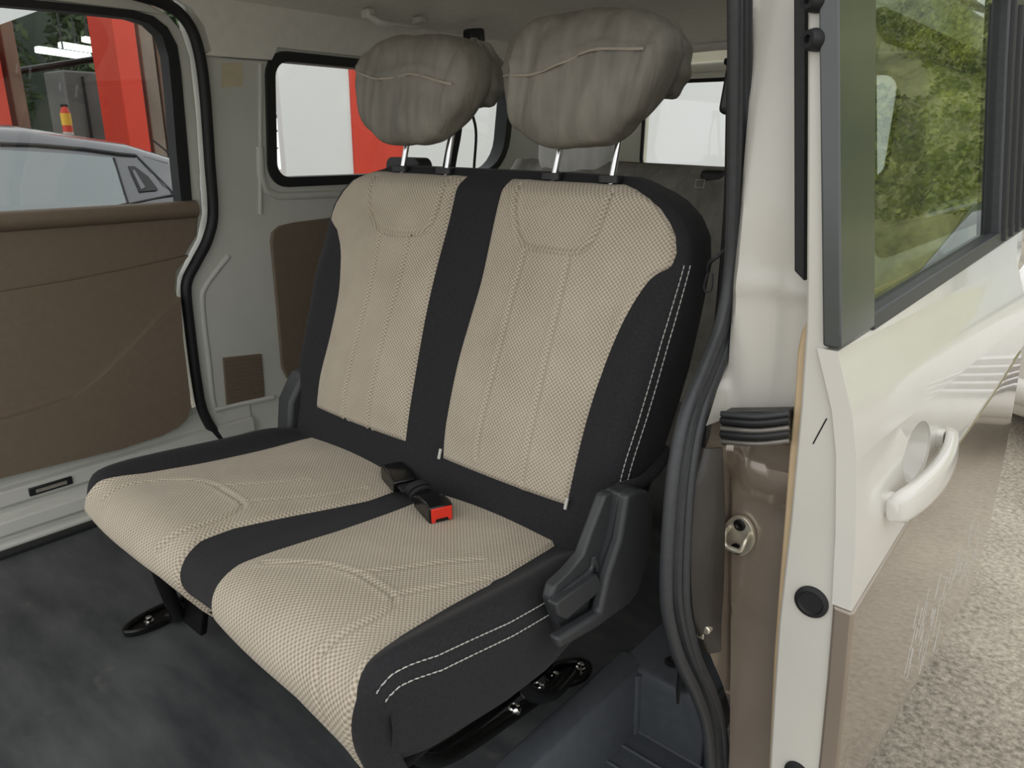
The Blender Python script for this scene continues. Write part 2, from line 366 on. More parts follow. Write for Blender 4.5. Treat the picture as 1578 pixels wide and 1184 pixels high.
# raised pillar band and ridges pressed into the far panel
pil = catmull([(*far(352, 395), 0), (*far(318, 440), 0), (*far(312, 470), 0), (*far(322, 560), 0), (*far(330, 625), 0), (*far(345, 640), 0)], 6)
mb = MB(); mb.tube([mapfar(p.x, p.y, -0.004) for p in pil], 0.010, 10); mb.build('pressed_ridge', M['inner_white'], wl)
mb = MB(); mb.tube([mapfar(*far(401, y), 0.0) for y in (98, 160, 240, 330)], 0.006, 8); mb.build('pressed_ridge', M['inner_white'], wl)
mb = MB(); mb.tube([mapfar(*far(px, py), 0.002) for px, py in ((330, 632), (370, 622), (420, 612))], 0.009, 8); mb.build('pressed_ridge', M['inner_white'], wl)
mb = MB(); mb.tube([mapfar(y, z, -0.004) for y, z in ((0.37, 1.0), (0.37, 0.92), (0.385, 0.872), (0.43, 0.852), (0.8, 0.846), (1.2, 0.846), (1.6, 0.846))], 0.014, 12); mb.build('window_ledge', M['inner_white'], wl)
# rounded wheel-arch swelling low on the panel
mb = MB()
mb.grid(lambda i, j: (-1.10+0.12*max(0, math.sin(PI*j/12))**0.6, 0.32+0.9*i/24, 0.02+0.24*math.sin(PI*i/24)**0.5*(j/12)), 25, 13)
mb.build('wheel_arch', M['inner_white'], wl)
# brown quarter trim panel, vent grille
qt = [far(415, 372), far(417, 358), far(428, 348), far(450, 343), (0.60, 0.772), (1.9, 0.772), (1.9, 0.24), (0.44, 0.235), far(440, 582), far(432, 565), far(425, 480)]
qp = plate(qt, [], mapfar, 0.0, 0.012, 'quarter_trim_panel', M['trim_brown'], wl, bevel=0.008, seg=3)
vg = [far(342, 551), far(402, 545), far(407, 611), far(348, 626)]
vgo = plate(vg, [], mapfar, 0.0, 0.006, 'vent_grille', M['trim_brown'], wl, bevel=0.003)
mb = MB()
for k in range(1, 12):
    t = k/12; a = (lerp(vg[0][0], vg[3][0], t)+0.008, lerp(vg[0][1], vg[3][1], t)); b = (lerp(vg[1][0], vg[2][0], t)-0.008, lerp(vg[1][1], vg[2][1], t))
    mb.tube([mapfar(*a, 0.007), mapfar(*b, 0.007)], 0.0022, 6)
mb.build('grille_slats', M['trim_brown'], vgo)
# small paper sticker on the pillar
st = [far(341, 97), far(374, 96), far(374, 133), far(341, 135)]
stk = plate(st, [], mapfar, 0.0, 0.0012, 'sticker', M['sticker'], wl); stk['label'] = 'small beige paper sticker high on the pillar'

# far sill below the sliding door: stepped profile
prof = [(-1.125, 0.235), (-1.098, 0.215), (-1.094, 0.165), (-1.080, 0.158), (-1.078, 0.118), (-1.092, 0.110), (-1.092, 0.092), (-1.068, 0.082), (-1.066, 0.045), (-1.084, 0.036), (-1.084, 0.028), (-1.064, 0.020), (-1.062, -0.02), (-1.125, -0.02)]
mb = MB(); mb.prism([(x, z) for x, z in prof], lambda u, v, d: (u, d, v), -1.3, 0.26)
struct(mb.build('trim_1', M['inner_white'], bevel=0.004))
mb = MB(); mb.box((-1.046, -0.45, 0.006), (0.028, 1.4, 0.014)); mb.build('floor_edge_strip', M['rubber'], bpy.data.objects['trim_1'], bevel=0.003)
mb = MB(); mb.box((-1.077, -0.345, 0.138), (0.008, 0.105, 0.022)); so_ = mb.build('sill_slot', M['black'], bpy.data.objects['trim_1'], bevel=0.002)
mb = MB(); mb.box((-1.0725, -0.345, 0.138), (0.003, 0.075, 0.009)); mb.build('slot_plate', M['zinc'], so_)

# ceiling
def ceil_z(x):
    t = (x+0.27)/0.80; return 1.435 - 0.02*t*t - 0.055*max(0, abs(t)-0.72)**1.6/0.28**1.6
cx = [-1.06+1.58*i/48 for i in range(49)]
mb = MB(); mb.grid(lambda i, j: (cx[i], -0.75+2.75*j/24, ceil_z(cx[i])-0.05*smooth(1.72, 2.0, -0.75+2.75*j/24)), 49, 25)
mb.grid(lambda i, j: (cx[i], -0.75+2.75*j/24, ceil_z(cx[i])+0.03), 49, 25)
ce = struct(mb.build('ceiling', M['headliner']))
sk = [(0.20, 1.236), (0.41, 1.240), (0.43, 1.275), (1.45, 1.275), (1.60, 1.20), (2.0, 1.15), (2.0, 1.40)]+[(far(px, py)[0]+0.02, far(px, py)[1]+0.004) for px, py in ((190, -24), (212, -16), (250, -4), (281, 14), (301, 42), (312, 80))]
plate(sk, [], lambda u, v, d: (farx(u, v)+d, u, v), 0.0, 0.012, 'headliner_edge', M['headliner'], ce, cv=(1.25, 1.3), bevel=0.006, seg=3)
# rail above the far door
mb = MB(); mb.prism([(-1.10, 1.385), (-1.04, 1.380), (-0.99, 1.39), (-0.97, 1.42), (-1.10, 1.44)], lambda u, v, d: (u, d, v), -0.9, 0.22)
mb.build('roof_rail', M['inner_white'], ce, bevel=0.01)

# rear wall (tailgate) with the rear window
rw = rrect(-0.775, 0.905, 0.235, 1.262, (0.06, 0.06, 0.05, 0.05))
mr = lambda u, v, d: (u, 2.05+d, v)
wr = struct(plate([(-1.1, 0.0), (0.57, 0.0), (0.57, 1.42), (-1.1, 1.42)], [rw[::-1]], mr, 0.0, 0.05, 'wall_rear', M['rear_trim'], bevel=0.01, seg=3))
mb = MB(); mb.tube([(x, 2.03, 1.30+0.012*math.sin(PI*(x+1.0)/1.5)) for x in [-1.0+0.1*i for i in range(16)]], 0.02, 10); mb.build('tailgate_header', M['rear_trim'], wr)
mb = MB(); mb.tube([(x, 1.99, 1.385-0.03*abs((x+0.27)/0.8)**2) for x in [-1.0+0.1*i for i in range(16)]], 0.022, 10); mb.build('tailgate_header', M['headliner'], wr)
mb = MB(); mb.box((-0.36, 2.0, 1.322), (0.075, 0.03, 0.026)); mb.build('tailgate_bumper_stop', M['rubber'], wr, bevel=0.008, seg=3)
mb = MB(); mb.tube([(-0.985, 2.0, 0.3), (-0.955, 2.0, 0.9), (-0.93, 2.0, 1.32)], 0.045, 10); mb.build('rear_pillar_trim', M['rear_trim'], wr)
w2 = struct(plate(rw, [], mr, 0.018, 0.023, 'window_2', M['win_glass']))
mb = MB(); mb.tube([mr(u, v, 0.0) for u, v in rw], 0.008, 8, closed=True); mb.build('rear_window_seal', M['rubber'], w2)
# far quarter window: pane + black rubber
w1 = struct(plate(rrect(0.405, 0.895, 1.495, 1.255, (0.07, 0.05, 0.05, 0.14)), [], mapfar, -0.045, -0.040, 'window_1', M['win_glass'], cv=()))
ro = rrect(0.392, 0.878, 1.51, 1.268, (0.09, 0.07, 0.07, 0.16)); ri = rrect(0.424, 0.908, 1.475, 1.240, (0.06, 0.045, 0.045, 0.12))
plate(ro, [ri[::-1]], mapfar, -0.055, 0.008, 'window_rubber', M['rubber'], w1, bevel=0.006, seg=3)

# ------------------------------------------------------------------ far sliding door
fd = empty('sliding_door', (-1.1, -0.4, 0.2), 'closed white sliding door with brown trim panel and window on the far side of the cabin', 'car door')
glass_o = [(-1.0, far(0, -5)[1]), far(0, -5), far(110, 6), far(205, 16), far(236, 25), far(258, 42), (far(273, 70)), far(279, 110), far(285, 180), far(291, 250), far(297, 324), (-1.0, 0.815)]
frame_o = [(-1.25, 1.36), far(175, -12), far(228, 5), far(260, 22), far(281, 48), far(294, 88), far(304, 180), far(313, 330), far(305, 368), far(288, 400), far(275, 428), far(273, 455), far(280, 520), far(290, 600), far(302, 650), far(320, 690), (-1.25, 0.18)]
frame_o[-2] = (0.11, 0.18)
plate(frame_o, [glass_o[::-1]], mapfar, -0.06, -0.004, 'door_shell', M['inner_white'], fd, cv=CV, bevel=0.006)
gi = [(-0.98, far(0, 8)[1]), far(0, 8), far(110, 18), far(202, 28), far(230, 37), far(249, 55), far(259, 88), far(265, 150), far(271, 230), far(280, 322), (-0.98, 0.82)]
gl_out = [(y+0.0, z) for y, z in glass_o]
plate(gl_out, [gi[::-1]], mapfar, -0.045, 0.002, 'window_rubber', M['rubber'], fd, cv=CV, bevel=0.004)
plate(glass_o, [], mapfar, -0.035, -0.031, 'window_pane', M['win_glass'], fd, cv=CV)
# brown trim panel in three levels with chamfered ledges
pr = [far(*p) for p in [(305, 326), (302, 362), (284, 392), (271, 416), (265, 440), (266, 455), (274, 520), (284, 600), (286, 622), (279, 641), (264, 656), (240, 668), (180, 688), (80, 712), (0, 731)]]
base = pr + [(-1.2, pr[-1][1]-0.03), (-1.2, 0.822)]
tp = plate(base, [], mapfar, -0.01, 0.004, 'trim_panel', M['trim_brown'], fd, bevel=0.003, seg=3)
c1 = [far(*p) for p in [(292, 392), (200, 412), (100, 432), (0, 448)]]; c1.append((-1.2, c1[-1][1]-0.03))
c2p = catmull([(*far(*p), 0) for p in [(267, 455), (235, 485), (200, 522), (160, 562), (135, 585), (105, 605), (60, 622), (0, 640)]], 5)
c2 = [(p.x, p.y) for p in c2p]+[(-1.2, c2p[-1].y-0.06)]
mid = [(c1[0][0]-0.012, c1[0][1])]+c1[1:]+c2[::-1]+[(c2[0][0]-0.004, c2[0][1]+0.02), (pr[3][0]-0.01, pr[3][1])]
low = c2[:1]+[(y-0.006, z) for y, z in pr[6:10]]+[(y, z+0.006) for y, z in pr[10:]]+[(-1.2, pr[-1][1]-0.024)]+c2[::-1][:-1]
def chamf(poly, d, w_, ups):
    pass
plate(mid, [], mapfar, 0.0, 0.022, 'trim_panel_recess', M['trim_brown'], tp, bevel=0.012, seg=1)
plate(low, [], mapfar, 0.0, 0.046, 'trim_panel_lower', M['trim_brown'], tp, bevel=0.019, seg=1)
mb = MB(); mb.tube([mapfar(y, 0.828-0.0*y, 0.004) for y in frange(-1.2, 0.15, 0.15)]+[mapfar(0.155, 0.829, 0.004)], 0.026, 14, flat=0.9); mb.build('trim_belt_roll', M['trim_brown'], tp)
# far door opening seal
sp = catmull([(*p, 0) for p in seal_yz], 6)
mb = MB(); mb.tube([mapfar(p.x, p.y, 0.008) for p in sp], 0.0155, 10)
struct(mb.build('trim_2', M['rubber']))

# ------------------------------------------------------------------ near side: pillar, seal, slide rail, outer quarter
def rimx(y, z): return 0.555 + max(0.0, 0.8-z)*0.10
seal_c = [(1141, -20), (1141, 150), (1139, 300), (1134, 420), (1121, 500), (1098, 566), (1070, 636), (1054, 712), (1045, 800), (1041, 900), (1045, 955), (1061, 1015), (1085, 1068), (1101, 1120), (1108, 1200)]
def sealpt(i, off): return onx(seal_c[i][0]+off, seal_c[i][1], rimx, 0.58)
n = len(seal_c)
mb = MB(); wd = [9, 9, 9, 9.5, 10.5, 12, 13, 13.5, 14, 14.5, 14.5, 14, 13, 12, 12]
mb.tube(catmull([sealpt(i, -wd[i]) for i in range(n)], 8), 0.0098, 12)
mb.tube(catmull([sealpt(i, wd[i]-1) for i in range(n)], 8), 0.0090, 12)
mb.tube(catmull([sealpt(i, 0)+Vector((-0.004, 0.010, 0)) for i in range(n)], 8), 0.0085, 8)
tr3 = struct(mb.build('trim_3', M['seal']))
# pillar face (jamb): upper white part, lower brown part
def jx(px, py): return at(px, py, 1, 0.105)
Lw = [(1157, -20), (1157, 150), (1155, 300), (1150, 420), (1138, 500), (1117, 566), (1096, 636), (1088, 660)]
Rw = [(1250, -20), (1250, 150), (1250, 300), (1250, 420), (1250, 480), (1246, 540), (1240, 610), (1238, 660)]
def ruled(Lp, Rp, nm, mat, par, bulge):
    Lq = catmull([onx(px-6, py, rimx, 0.58)+Vector((0.0, 0.012, 0)) for px, py in Lp], 6); Rq = catmull([jx(*p) for p in Rp], 6); m = 14
    def fn(i, j):
        t = i/(m-1); p = Lq[j].lerp(Rq[j], t); e = smooth(0, 0.25, t)
        q = Vector((p.x, lerp(Lq[j].y, Rq[j].y, smooth(0.0, 0.10, t)), p.z)); q.y += bulge(t, p.z); return q
    mb = MB(); mb.grid(fn, m, len(Lq)); nfr = len(mb.v)
    vs = [Vector(p)+Vector((0.0, 0.03, 0)) for p in mb.v]; mb.add(vs, [tuple(f) for f in mb.f])
    return mb.build(nm, mat, par)
wrt = struct(ruled(Lw, Rw, 'wall_right', M['jamb_white'], None, lambda t, z: 0.012*math.exp(-((t-0.55)/0.16)**2)*smooth(0.95, 0.80, z) - 0.006*math.exp(-((z-0.835)/0.012)**2)*smooth(0.0, 0.2, t)))
Lb = [(1088, 660), (1081, 712), (1075, 800), (1071, 900), (1075, 955), (1090, 1015), (1112, 1068), (1126, 1120), (1134, 1200)]
Rb = [(1238, 660), (1236, 712), (1228, 800), (1222, 900), (1220, 955), (1216, 1015), (1214, 1068), (1212, 1120), (1210, 1200)]
def bb(t, z):
    return -0.022*smooth(0.50, 0.555, z)*(1-smooth(0.575, 0.605, z))*smooth(0.15, 0.4, t) + 0.02*smooth(0.58, 0.61, z) + 0.030*math.exp(-((t-0.05)/0.045)**2)*smooth(0.60, 0.52, z) + 0.004*math.exp(-((z-0.30)/0.006)**2)
ruled(Lb, Rb, 'lower_pillar', M['brown_paint'], wrt, bb)
# outer body side behind the open door, with its own quarter window
def bodyx(y, z): return 0.690 - max(0.0, z-0.70)*0.16
mapb = lambda u, v, d: (bodyx(u, v)+d, u, v)
bq = rrect(0.42, 0.86, 1.75, 1.22, (0.10, 0.08, 0.08, 0.22))
plate([(0.13, 0.46), (2.05, 0.46), (2.05, 1.32), (0.13, 1.32)], [bq[::-1]], mapb, -0.05, 0.0, 'outer_side_panel', M['white'], wrt, cv=(0.70,), bevel=0.006)
plate([(0.12, -0.34), (2.05, -0.34), (2.05, 0.458), (0.12, 0.458)], [], mapb, -0.05, 0.0, 'outer_lower_panel', M['brown_paint'], wrt, bevel=0.006)
w3 = struct(plate(rrect(0.41, 0.85, 1.76, 1.23, (0.10, 0.08, 0.08, 0.22)), [], mapb, -0.02, -0.016, 'window_3', M['win_glass'], cv=()))
bo = rrect(0.40, 0.84, 1.77, 1.24, (0.11, 0.09, 0.09, 0.23)); bi_ = rrect(0.44, 0.88, 1.73, 1.20, (0.09, 0.07, 0.07, 0.20))
plate(bo, [bi_[::-1]], mapb, -0.03, 0.004, 'window_rubber', M['rubber'], w3)
# black rubber strip on the pillar beside the door
a = at(1235, -20, 1, 0.072); b = at(1235, 418, 1, 0.072)
mb = MB(); ws = 0.0075
mb.prism([(a.x-ws, a.z), (a.x+ws, a.z), (b.x+ws, b.z-0.012), (b.x-ws, b.z)], lambda u, v, d: (u, d, v), 0.066, 0.085)
mb.build('pillar_rubber_strip', M['rubber'], wrt, bevel=0.002)
# added strip, its dark colour painting in shade between seal and brown pillar face
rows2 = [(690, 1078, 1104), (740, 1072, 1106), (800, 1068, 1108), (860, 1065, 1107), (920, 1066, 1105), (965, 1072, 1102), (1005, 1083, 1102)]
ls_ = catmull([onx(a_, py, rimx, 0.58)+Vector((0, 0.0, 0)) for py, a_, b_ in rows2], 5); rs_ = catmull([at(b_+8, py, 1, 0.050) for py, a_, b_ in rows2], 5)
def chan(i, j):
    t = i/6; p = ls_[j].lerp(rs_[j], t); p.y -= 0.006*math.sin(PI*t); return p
mb = MB(); mb.grid(chan, 7, len(ls_)); mb.add([Vector(v)+Vector((0, 0.004, 0)) for v in mb.v], list(mb.f)); mb.build('channel_shade', M['channel'], wrt)
# slide rail end with ribbed black plastic
rail = empty('door_slide_rail', tuple(at(1165, 660, 1, 0.09)), 'short black ribbed slide rail end between white and brown pillar paint', 'slide rail')
rl = at(1112, 660, 1, 0.045); rr = at(1216, 658, 1, 0.045)
mb = MB(); mb.prism([(p.x, p.z) for p in (at(1112, 635, 1, 0.05), at(1217, 634, 1, 0.05), at(1217, 684, 1, 0.05), at(1112, 686, 1, 0.05))], lambda u, v, d: (u, d, v), 0.046, 0.078); mb.build('rail_body', M['black'], rail, bevel=0.004)
for k, (yy, rad, m_) in enumerate([(639, 0.0045, 'cover'), (649, 0.0058, 'black'), (661, 0.0040, 'zinc_dark'), (670, 0.0062, 'black'), (681, 0.0040, 'zinc_dark')]):
    p0 = at(1112, yy-1, 1, 0.042); p1 = at(1165, yy+3, 1, 0.036); p2 = at(1216, yy-2, 1, 0.044)
    mb = MB(); mb.tube(catmull([p0, p1, p2], 6), rad, 10); mb.build('rail_rib', M[m_], rail)
# door striker
sc_ = at(1140, 825, 1, 0.099)
stq = empty('door_striker', (sc_.x, 0.1, sc_.z), 'pale oval metal door striker plate bolted on the brown pillar', 'striker')
def mstr(u, v, d): return (sc_.x+u, 0.098-d, sc_.z+v)
ov = []
for k in range(28):
    q = 2*PI*k/28; ov.append((0.0255*math.cos(q)*(1-0.08*abs(math.sin(q))), 0.034*math.sin(q)))
plate(ov, [], mstr, -0.004, 0.004, 'striker_plate', M['zinc'], stq, bevel=0.0015)
mb = MB(); mb.tube(catmull([mstr(-0.017, 0.010, 0.003), mstr(-0.017, 0.004, 0.018), mstr(-0.013, -0.012, 0.022), mstr(0.0, -0.015, 0.022), mstr(0.013, -0.012, 0.022), mstr(0.017, 0.004, 0.018), mstr(0.017, 0.010, 0.003)], 5), 0.0042, 10); mb.build('striker_loop', M['zinc'], stq)
for v in (0.020, -0.022):
    mb = MB(); mb.lathe([(0.0095, 0), (0.0095, 0.003), (0.006, 0.004), (0.004, 0.002)], mstr(0, v, 0.003), (0, -1, 0), 18); mb.build('striker_bolt', M['bolt_black'], stq)
# little catch fittings low on the pillar
mb = MB(); p = at(1084, 968, 1, 0.036); mb.box((p.x, p.y, p.z), (0.012, 0.02, 0.030)); mb.cyl(p+Vector((0.008, -0.01, 0.004)), p+Vector((0.008, 0.008, 0.004)), 0.007, 12)
cf = mb.build('door_catch', M['zinc'], None, bevel=0.002); tag(cf, 'small metal door catch low on the brown pillar beside the seal', 'catch')

# ------------------------------------------------------------------ near sliding door (slid back)
DP = [(1.40, 0.655), (1.25, 0.676), (1.187, 0.684), (0.776, 0.745), (0.70, 0.774), (0.641, 0.788), (0.53, 0.803), (0.416, 0.814), (0.30, 0.822), (0.157, 0.830), (0.045, 0.833), (0.03, 0.828), (-0.075, 0.805)]
def dx(y, z): return interp(DP, z) + 0.035*(y-0.05)
def don(px, py):
    p = onx(px, py, dx, 0.78); return (p.y, p.z)
mapd = lambda u, v, d: (dx(u, v)+d, u, v)
nd = empty('sliding_door', (0.78, 0.5, -0.1), 'open white and brown sliding door slid back beside the pillar', 'car door')
yF, yR = 0.042, 1.16
BK = [(yF, 0.424), (0.175, 0.448), (0.483, 0.505), (0.829, 0.540), (1.033, 0.568), (1.16, 0.580)]   # colour break, rising to the rear
cutv = [z for z, _ in DP if -0.07 < z < 1.25]
# outer skins
rec = []
hc = don(1414, 697)
for k in range(24):
    q = 2*PI*k/24; rec.append((hc[0]+0.072*math.cos(q), hc[1]+0.047*math.sin(q)))
belt = [(yF, 0.778), (yR, 0.835)]
plate(BK+[(yR, 0.835), (yF, 0.778)], [rec[::-1]], mapd, -0.026, 0.0, 'outer_skin', M['white'], nd, cv=cutv+frange(0.44, 0.8, 0.04), bevel=0.013, seg=5, angle=50)
lows = plate([(yF+0.004, -0.075), (0.90, -0.075), (0.905, 0.03), (0.945, 0.085), (1.0, 0.18), (1.05, 0.31), (1.09, 0.46), (1.13, 0.575)]+[(y, z-0.002) for y, z in BK[::-1][1:]], [], mapd, -0.026, 0.003, 'lower_skin', M['brown_paint'], nd, cv=cutv+frange(-0.05, 0.56, 0.04), bevel=0.005, seg=3, angle=50)
lows['label'] = 'glossy brown lower band of the door'
# scratches on the brown band
mb = MB(); rnd = random.Random(3)
for k in range(46):
    t = rnd.random(); px = lerp(1498, 1402, t)+rnd.uniform(-16, 16); py = lerp(815, 1000, t)+rnd.uniform(-22, 22); ln = rnd.uniform(14, 46)
    a = don(px, py); b = don(px-ln*0.22, py+ln)
    wv = rnd.uniform(0.0006, 0.0018)
    mb.prism([(a[0]-wv, a[1]), (a[0]+wv, a[1]), (b[0]+wv, b[1]), (b[0]-wv, b[1])], mapd, 0.003, 0.0036)
mb.build('paint_scratches', M['tag'], lows)
# front edge (white) facing the door opening
def E(px, py): 
    p = at(px, py, 1, 0.05); return (p.x, p.z)
ed = [E(1245, -30), E(1244, 200), E(1243, 430), E(1242, 500), E(1238, 560), E(1234, 625), E(1227, 700), E(1218, 800), E(1209, 880), E(1200, 960), E(1192, 1080), E(1186, 1184), E(1180, 1320),
      E(1245, 1320), E(1266, 1184), E(1282, 1043), E(1289, 991), E(1290, 950), E(1302, 923), E(1309, 748), E(1307, 690), E(1303, 640), E(1297, 592), E(1275, 560), E(1275, 360), E(1273, 0), E(1272, -30)]
mb = MB(); mb.prism(ed, lambda u, v, d: (u, d, v), 0.048, 0.10); es = mb.build('front_edge', M['jamb_white'], nd, bevel=0.004)
# beige inner trim edge
be = [E(1243, 492), E(1232, 512), E(1226, 540), E(1222, 610), E(1214, 690), E(1206, 800), E(1198, 900), E(1190, 1010), E(1182, 1184), E(1178, 1320), E(1192, 1320), E(1196, 1100), E(1204, 960), E(1216, 830), E(1230, 700), E(1240, 600), E(1248, 500)]
mb = MB(); mb.prism(be, lambda u, v, d: (u, d, v), 0.056, 1.02); mb.build('inner_trim', M['beige_trim'], nd, bevel=0.003)
# window frame: black front post, rear channel, lower channel, pane
wf = [don(1345, -40), don(1345, 503)]
gy0 = don(1342, 500)[0]; gy1 = don(1540, 300)[0]
wz0 = lambda y: lerp(0.788, 0.842, (y-0.1)/1.0)
fo = [(yF-0.002, 0.782), (gy0, wz0(gy0)-0.004), (gy0, 1.36), (yF-0.004, 1.36)]
plate(fo, [], mapd, -0.018, 0.005, 'window_post', M['post_gloss'], nd, cv=(0.8, 1.0, 1.187), bevel=0.006, seg=3)
yQ = 1.24
post2 = [(gy1, wz0(gy1)), (yQ, wz0(yQ)), (yQ, 1.36), (gy1, 1.36)]
pz = [(gy0-0.01, wz0(gy0)-0.01), (gy1+0.01, wz0(gy1)-0.01), (gy1+0.01, 1.33), (gy0-0.01, 1.33)]
plate(pz, [], mapd, -0.016, -0.012, 'window_pane', M['door_glass'], nd, cv=(1.187,))
plate(post2, [], mapd, -0.04, 0.004, 'rear_window_channel', M['seal'], nd, cv=(0.9, 1.0, 1.187), bevel=0.004)
mb = MB()
for k in range(4):
    y = gy1+0.02+0.07*k; mb.tube([mapd(y, z, 0.004) for z in (wz0(y), 1.0, 1.187, 1.3)], 0.008, 8)
mb.build('channel_rib', M['rubber'], nd)
lowc = [(gy0-0.002, wz0(gy0)-0.008), (yQ, wz0(yQ)-0.008), (yQ, wz0(yQ)+0.020), (gy0-0.002, wz0(gy0)+0.016)]
plate(lowc, [], mapd, -0.03, 0.005, 'lower_window_channel', M['seal'], nd, cv=(), bevel=0.003)
plate([(yF, 1.27), (yQ, 1.34), (yQ, 1.42), (yF, 1.36)], [], mapd, -0.02, 0.008, 'upper_window_frame', M['white'], nd, bevel=0.004)
# rubber buffers and plug
p = at(1251, 927, 1, 0.048); mb = MB(); mb.lathe([(0.0235, 0), (0.0235, 0.004), (0.018, 0.006), (0.016, 0.003), (0.004, 0.0025)], p, (0, -1, 0), 30); mb.build('rubber_plug', M['rubber'], nd)
p = at(1228, 1190, 1, 0.048); mb = MB(); mb.lathe([(0.018, 0), (0.018, 0.004), (0.012, 0.006)], p, (0, -1, 0), 24); mb.build('rubber_plug', M['rubber'], nd)
for py in (62, 2):
    p = at(1262, py, 1, 0.048); mb = MB(); mb.lathe([(0.013, 0), (0.013, 0.010), (0.010, 0.020), (0.005, 0.020), (0.004, 0.014)], p, (-0.4, -1, 0), 20); mb.build('rubber_buffer', M['rubber'], nd)
a = at(1253, 684, 1, 0.048); b = at(1274, 645, 1, 0.048); mb = MB(); mb.tube([a, b], 0.0011, 6); mb.build('paint_scratch', M['black'], nd)
# handle: white bar over a recessed cup
mb = MB()
def bowl(i, j):
    q = 2*PI*i/24; t = j/6; s_ = 1-t**1.5*0.98
    y = hc[0]+0.073*s_*math.cos(q); z = hc[1]+0.048*s_*math.sin(q)
    return mapd(y, z, -0.001-0.050*math.sin(t*PI/2))
mb.grid(bowl, 24, 7, closed_u=True); mb.build('handle_cup', M['white'], nd)
hA = don(1362, 783); hB = don(1452, 668)
hd = []; nst = 18
for k in range(nst+1):
    t = k/nst; y = lerp(hA[0], hB[0], t); z = lerp(hA[1], hB[1], t)
    off = 0.012+0.022*math.sin(PI*min(1, max(0, t)))**0.7
    hh = 0.027*(1-0.22*t)*(0.75+0.25*math.sin(PI*t)**0.4); th = 0.011
    if k in (0, nst): hh *= 0.85; th *= 0.8
    ring = []
    for q in range(16):
        an = 2*PI*q/16; c_, s_ = math.cos(an), math.sin(an)
        ring.append(mapd(y, z+hh*math.copysign(abs(s_)**0.6, s_), off+th*math.copysign(abs(c_)**0.6, c_)))
    hd.append(ring)
mb = MB(); mb.grid(lambda i, j: hd[j][i], 16, nst+1, closed_u=True); mb.f += [tuple(range(16)), tuple(nst*16+k for k in range(16))]
hnd = mb.build('door_handle', M['white'], nd, angle=70)
for hp, tt in ((hA, 0.06), (hB, 0.93)):
    y = lerp(hA[0], hB[0], tt); z = lerp(hA[1], hB[1], tt); mb = MB()
    mb.prism(rrect(y-0.016, z-0.015, y+0.016, z+0.015, 0.008), mapd, -0.004, 0.010); mb.build('handle_foot', M['white'], hnd, bevel=0.003)

# ================================================================== STEP WELL
stp = empty('step_tread', (0.46, -0.3, -0.2), 'dark ribbed plastic step well between the cabin floor and the door opening', 'step')
mb = MB(); mb.prism([(0.385, -1.3), (0.62, -1.3), (0.62, 0.0), (0.575, 0.28), (0.385, 0.27)], lambda u, v, d: (u, v, d), -0.165, -0.15)
for k in range(26):
    y = 0.215-0.055*k
    mb.tube([(0.392, y, -0.1485), (0.615, y, -0.1485)], 0.0042, 6)
mb.build('tread_plate', M['step'], stp)
mb = MB(); mb.prism([(0.345, -0.02), (0.345, 0.004), (0.362, 0.010), (0.398, 0.004), (0.404, -0.010), (0.410, -0.158), (0.385, -0.165), (0.385, -0.03)], lambda u, v, d: (u, d, v), -1.3, 0.24)
mb.build('step_riser', M['step'], stp, bevel=0.004, seg=3)
mb = MB(); mb.prism([(0.215, -0.165), (0.212, -0.02), (0.218, 0.0), (0.232, 0.006), (0.50, 0.006), (0.50, -0.03), (0.30, -0.165)], lambda u, v, d: (d, u, v), 0.36, 0.555)
mb.build('rear_ledge', M['step'], stp, bevel=0.005, seg=3)
mb = MB(); mb.tube([(0.400, 0.213, -0.006), (0.404, 0.213, -0.15)], 0.012, 10); mb.build('corner_fillet', M['step'], stp)
mb = MB(); mb.prism([(0.60, -0.165), (0.60, -0.10), (0.64, -0.08), (0.66, -0.165)], lambda u, v, d: (u, d, v), -1.3, 0.02)
mb.build('outer_lip', M['step'], stp, bevel=0.004)
mb = MB(); mb.lathe([(0.016, 0), (0.016, 0.003), (0.010, 0.004), (0.009, 0.002)], (0.446, 0.275, 0.006), (0, 0, 1), 20); mb.build('step_clip', M['black'], stp)

# ================================================================== THE TWO-SEAT BENCH
seat = empty('bench_seat', (0.0, -0.1, 0.0), 'two-seat bench in beige woven fabric with black sides and two wrapped headrests', 'seat')
# ---- backrest
def hwb(z): return interp([(0.33, 0.425), (0.45, 0.450), (0.60, 0.462), (0.75, 0.470), (0.84, 0.472), (0.88, 0.465), (0.91, 0.446), (0.935, 0.415), (0.95, 0.385), (0.963, 0.34)], z)
def yfb(z): return 0.34*(z-0.436)
def yrb(z): return interp([(0.33, 0.11), (0.45, 0.155), (0.527, 0.195), (0.66, 0.243), (0.78, 0.262), (0.86, 0.268), (0.93, 0.272), (0.963, 0.265)], z)
def lobes(x, z):
    a = abs(x); k = smooth(0.40, 0.52, z)*smooth(0.975, 0.90, z)
    d = -0.014*max(0.0, 1-((a-0.20)/0.165)**2)
    d += -0.022*math.exp(-((a-0.425)/0.045)**2)*smooth(0.42, 0.55, z)*smooth(0.86, 0.72, z)
    d += 0.006*math.exp(-(a/0.045)**2)
    return d*k
def backfront(x, z):
    a = hwb(z); yf = yfb(z); yb = yrb(z); b = (yb-yf)/2; e = min(1.0, abs(x)/a); nn = 6.5
    top = 0.030*smooth(0.925, 0.966, z)**2
    y = (yf+yb)/2 - b*(1-e**nn)**(1/nn) + lobes(x, z) + top
    return Vector((x, y, z))
zs = [0.33+0.633*(1-(1-j/60)**1.25) for j in range(61)]
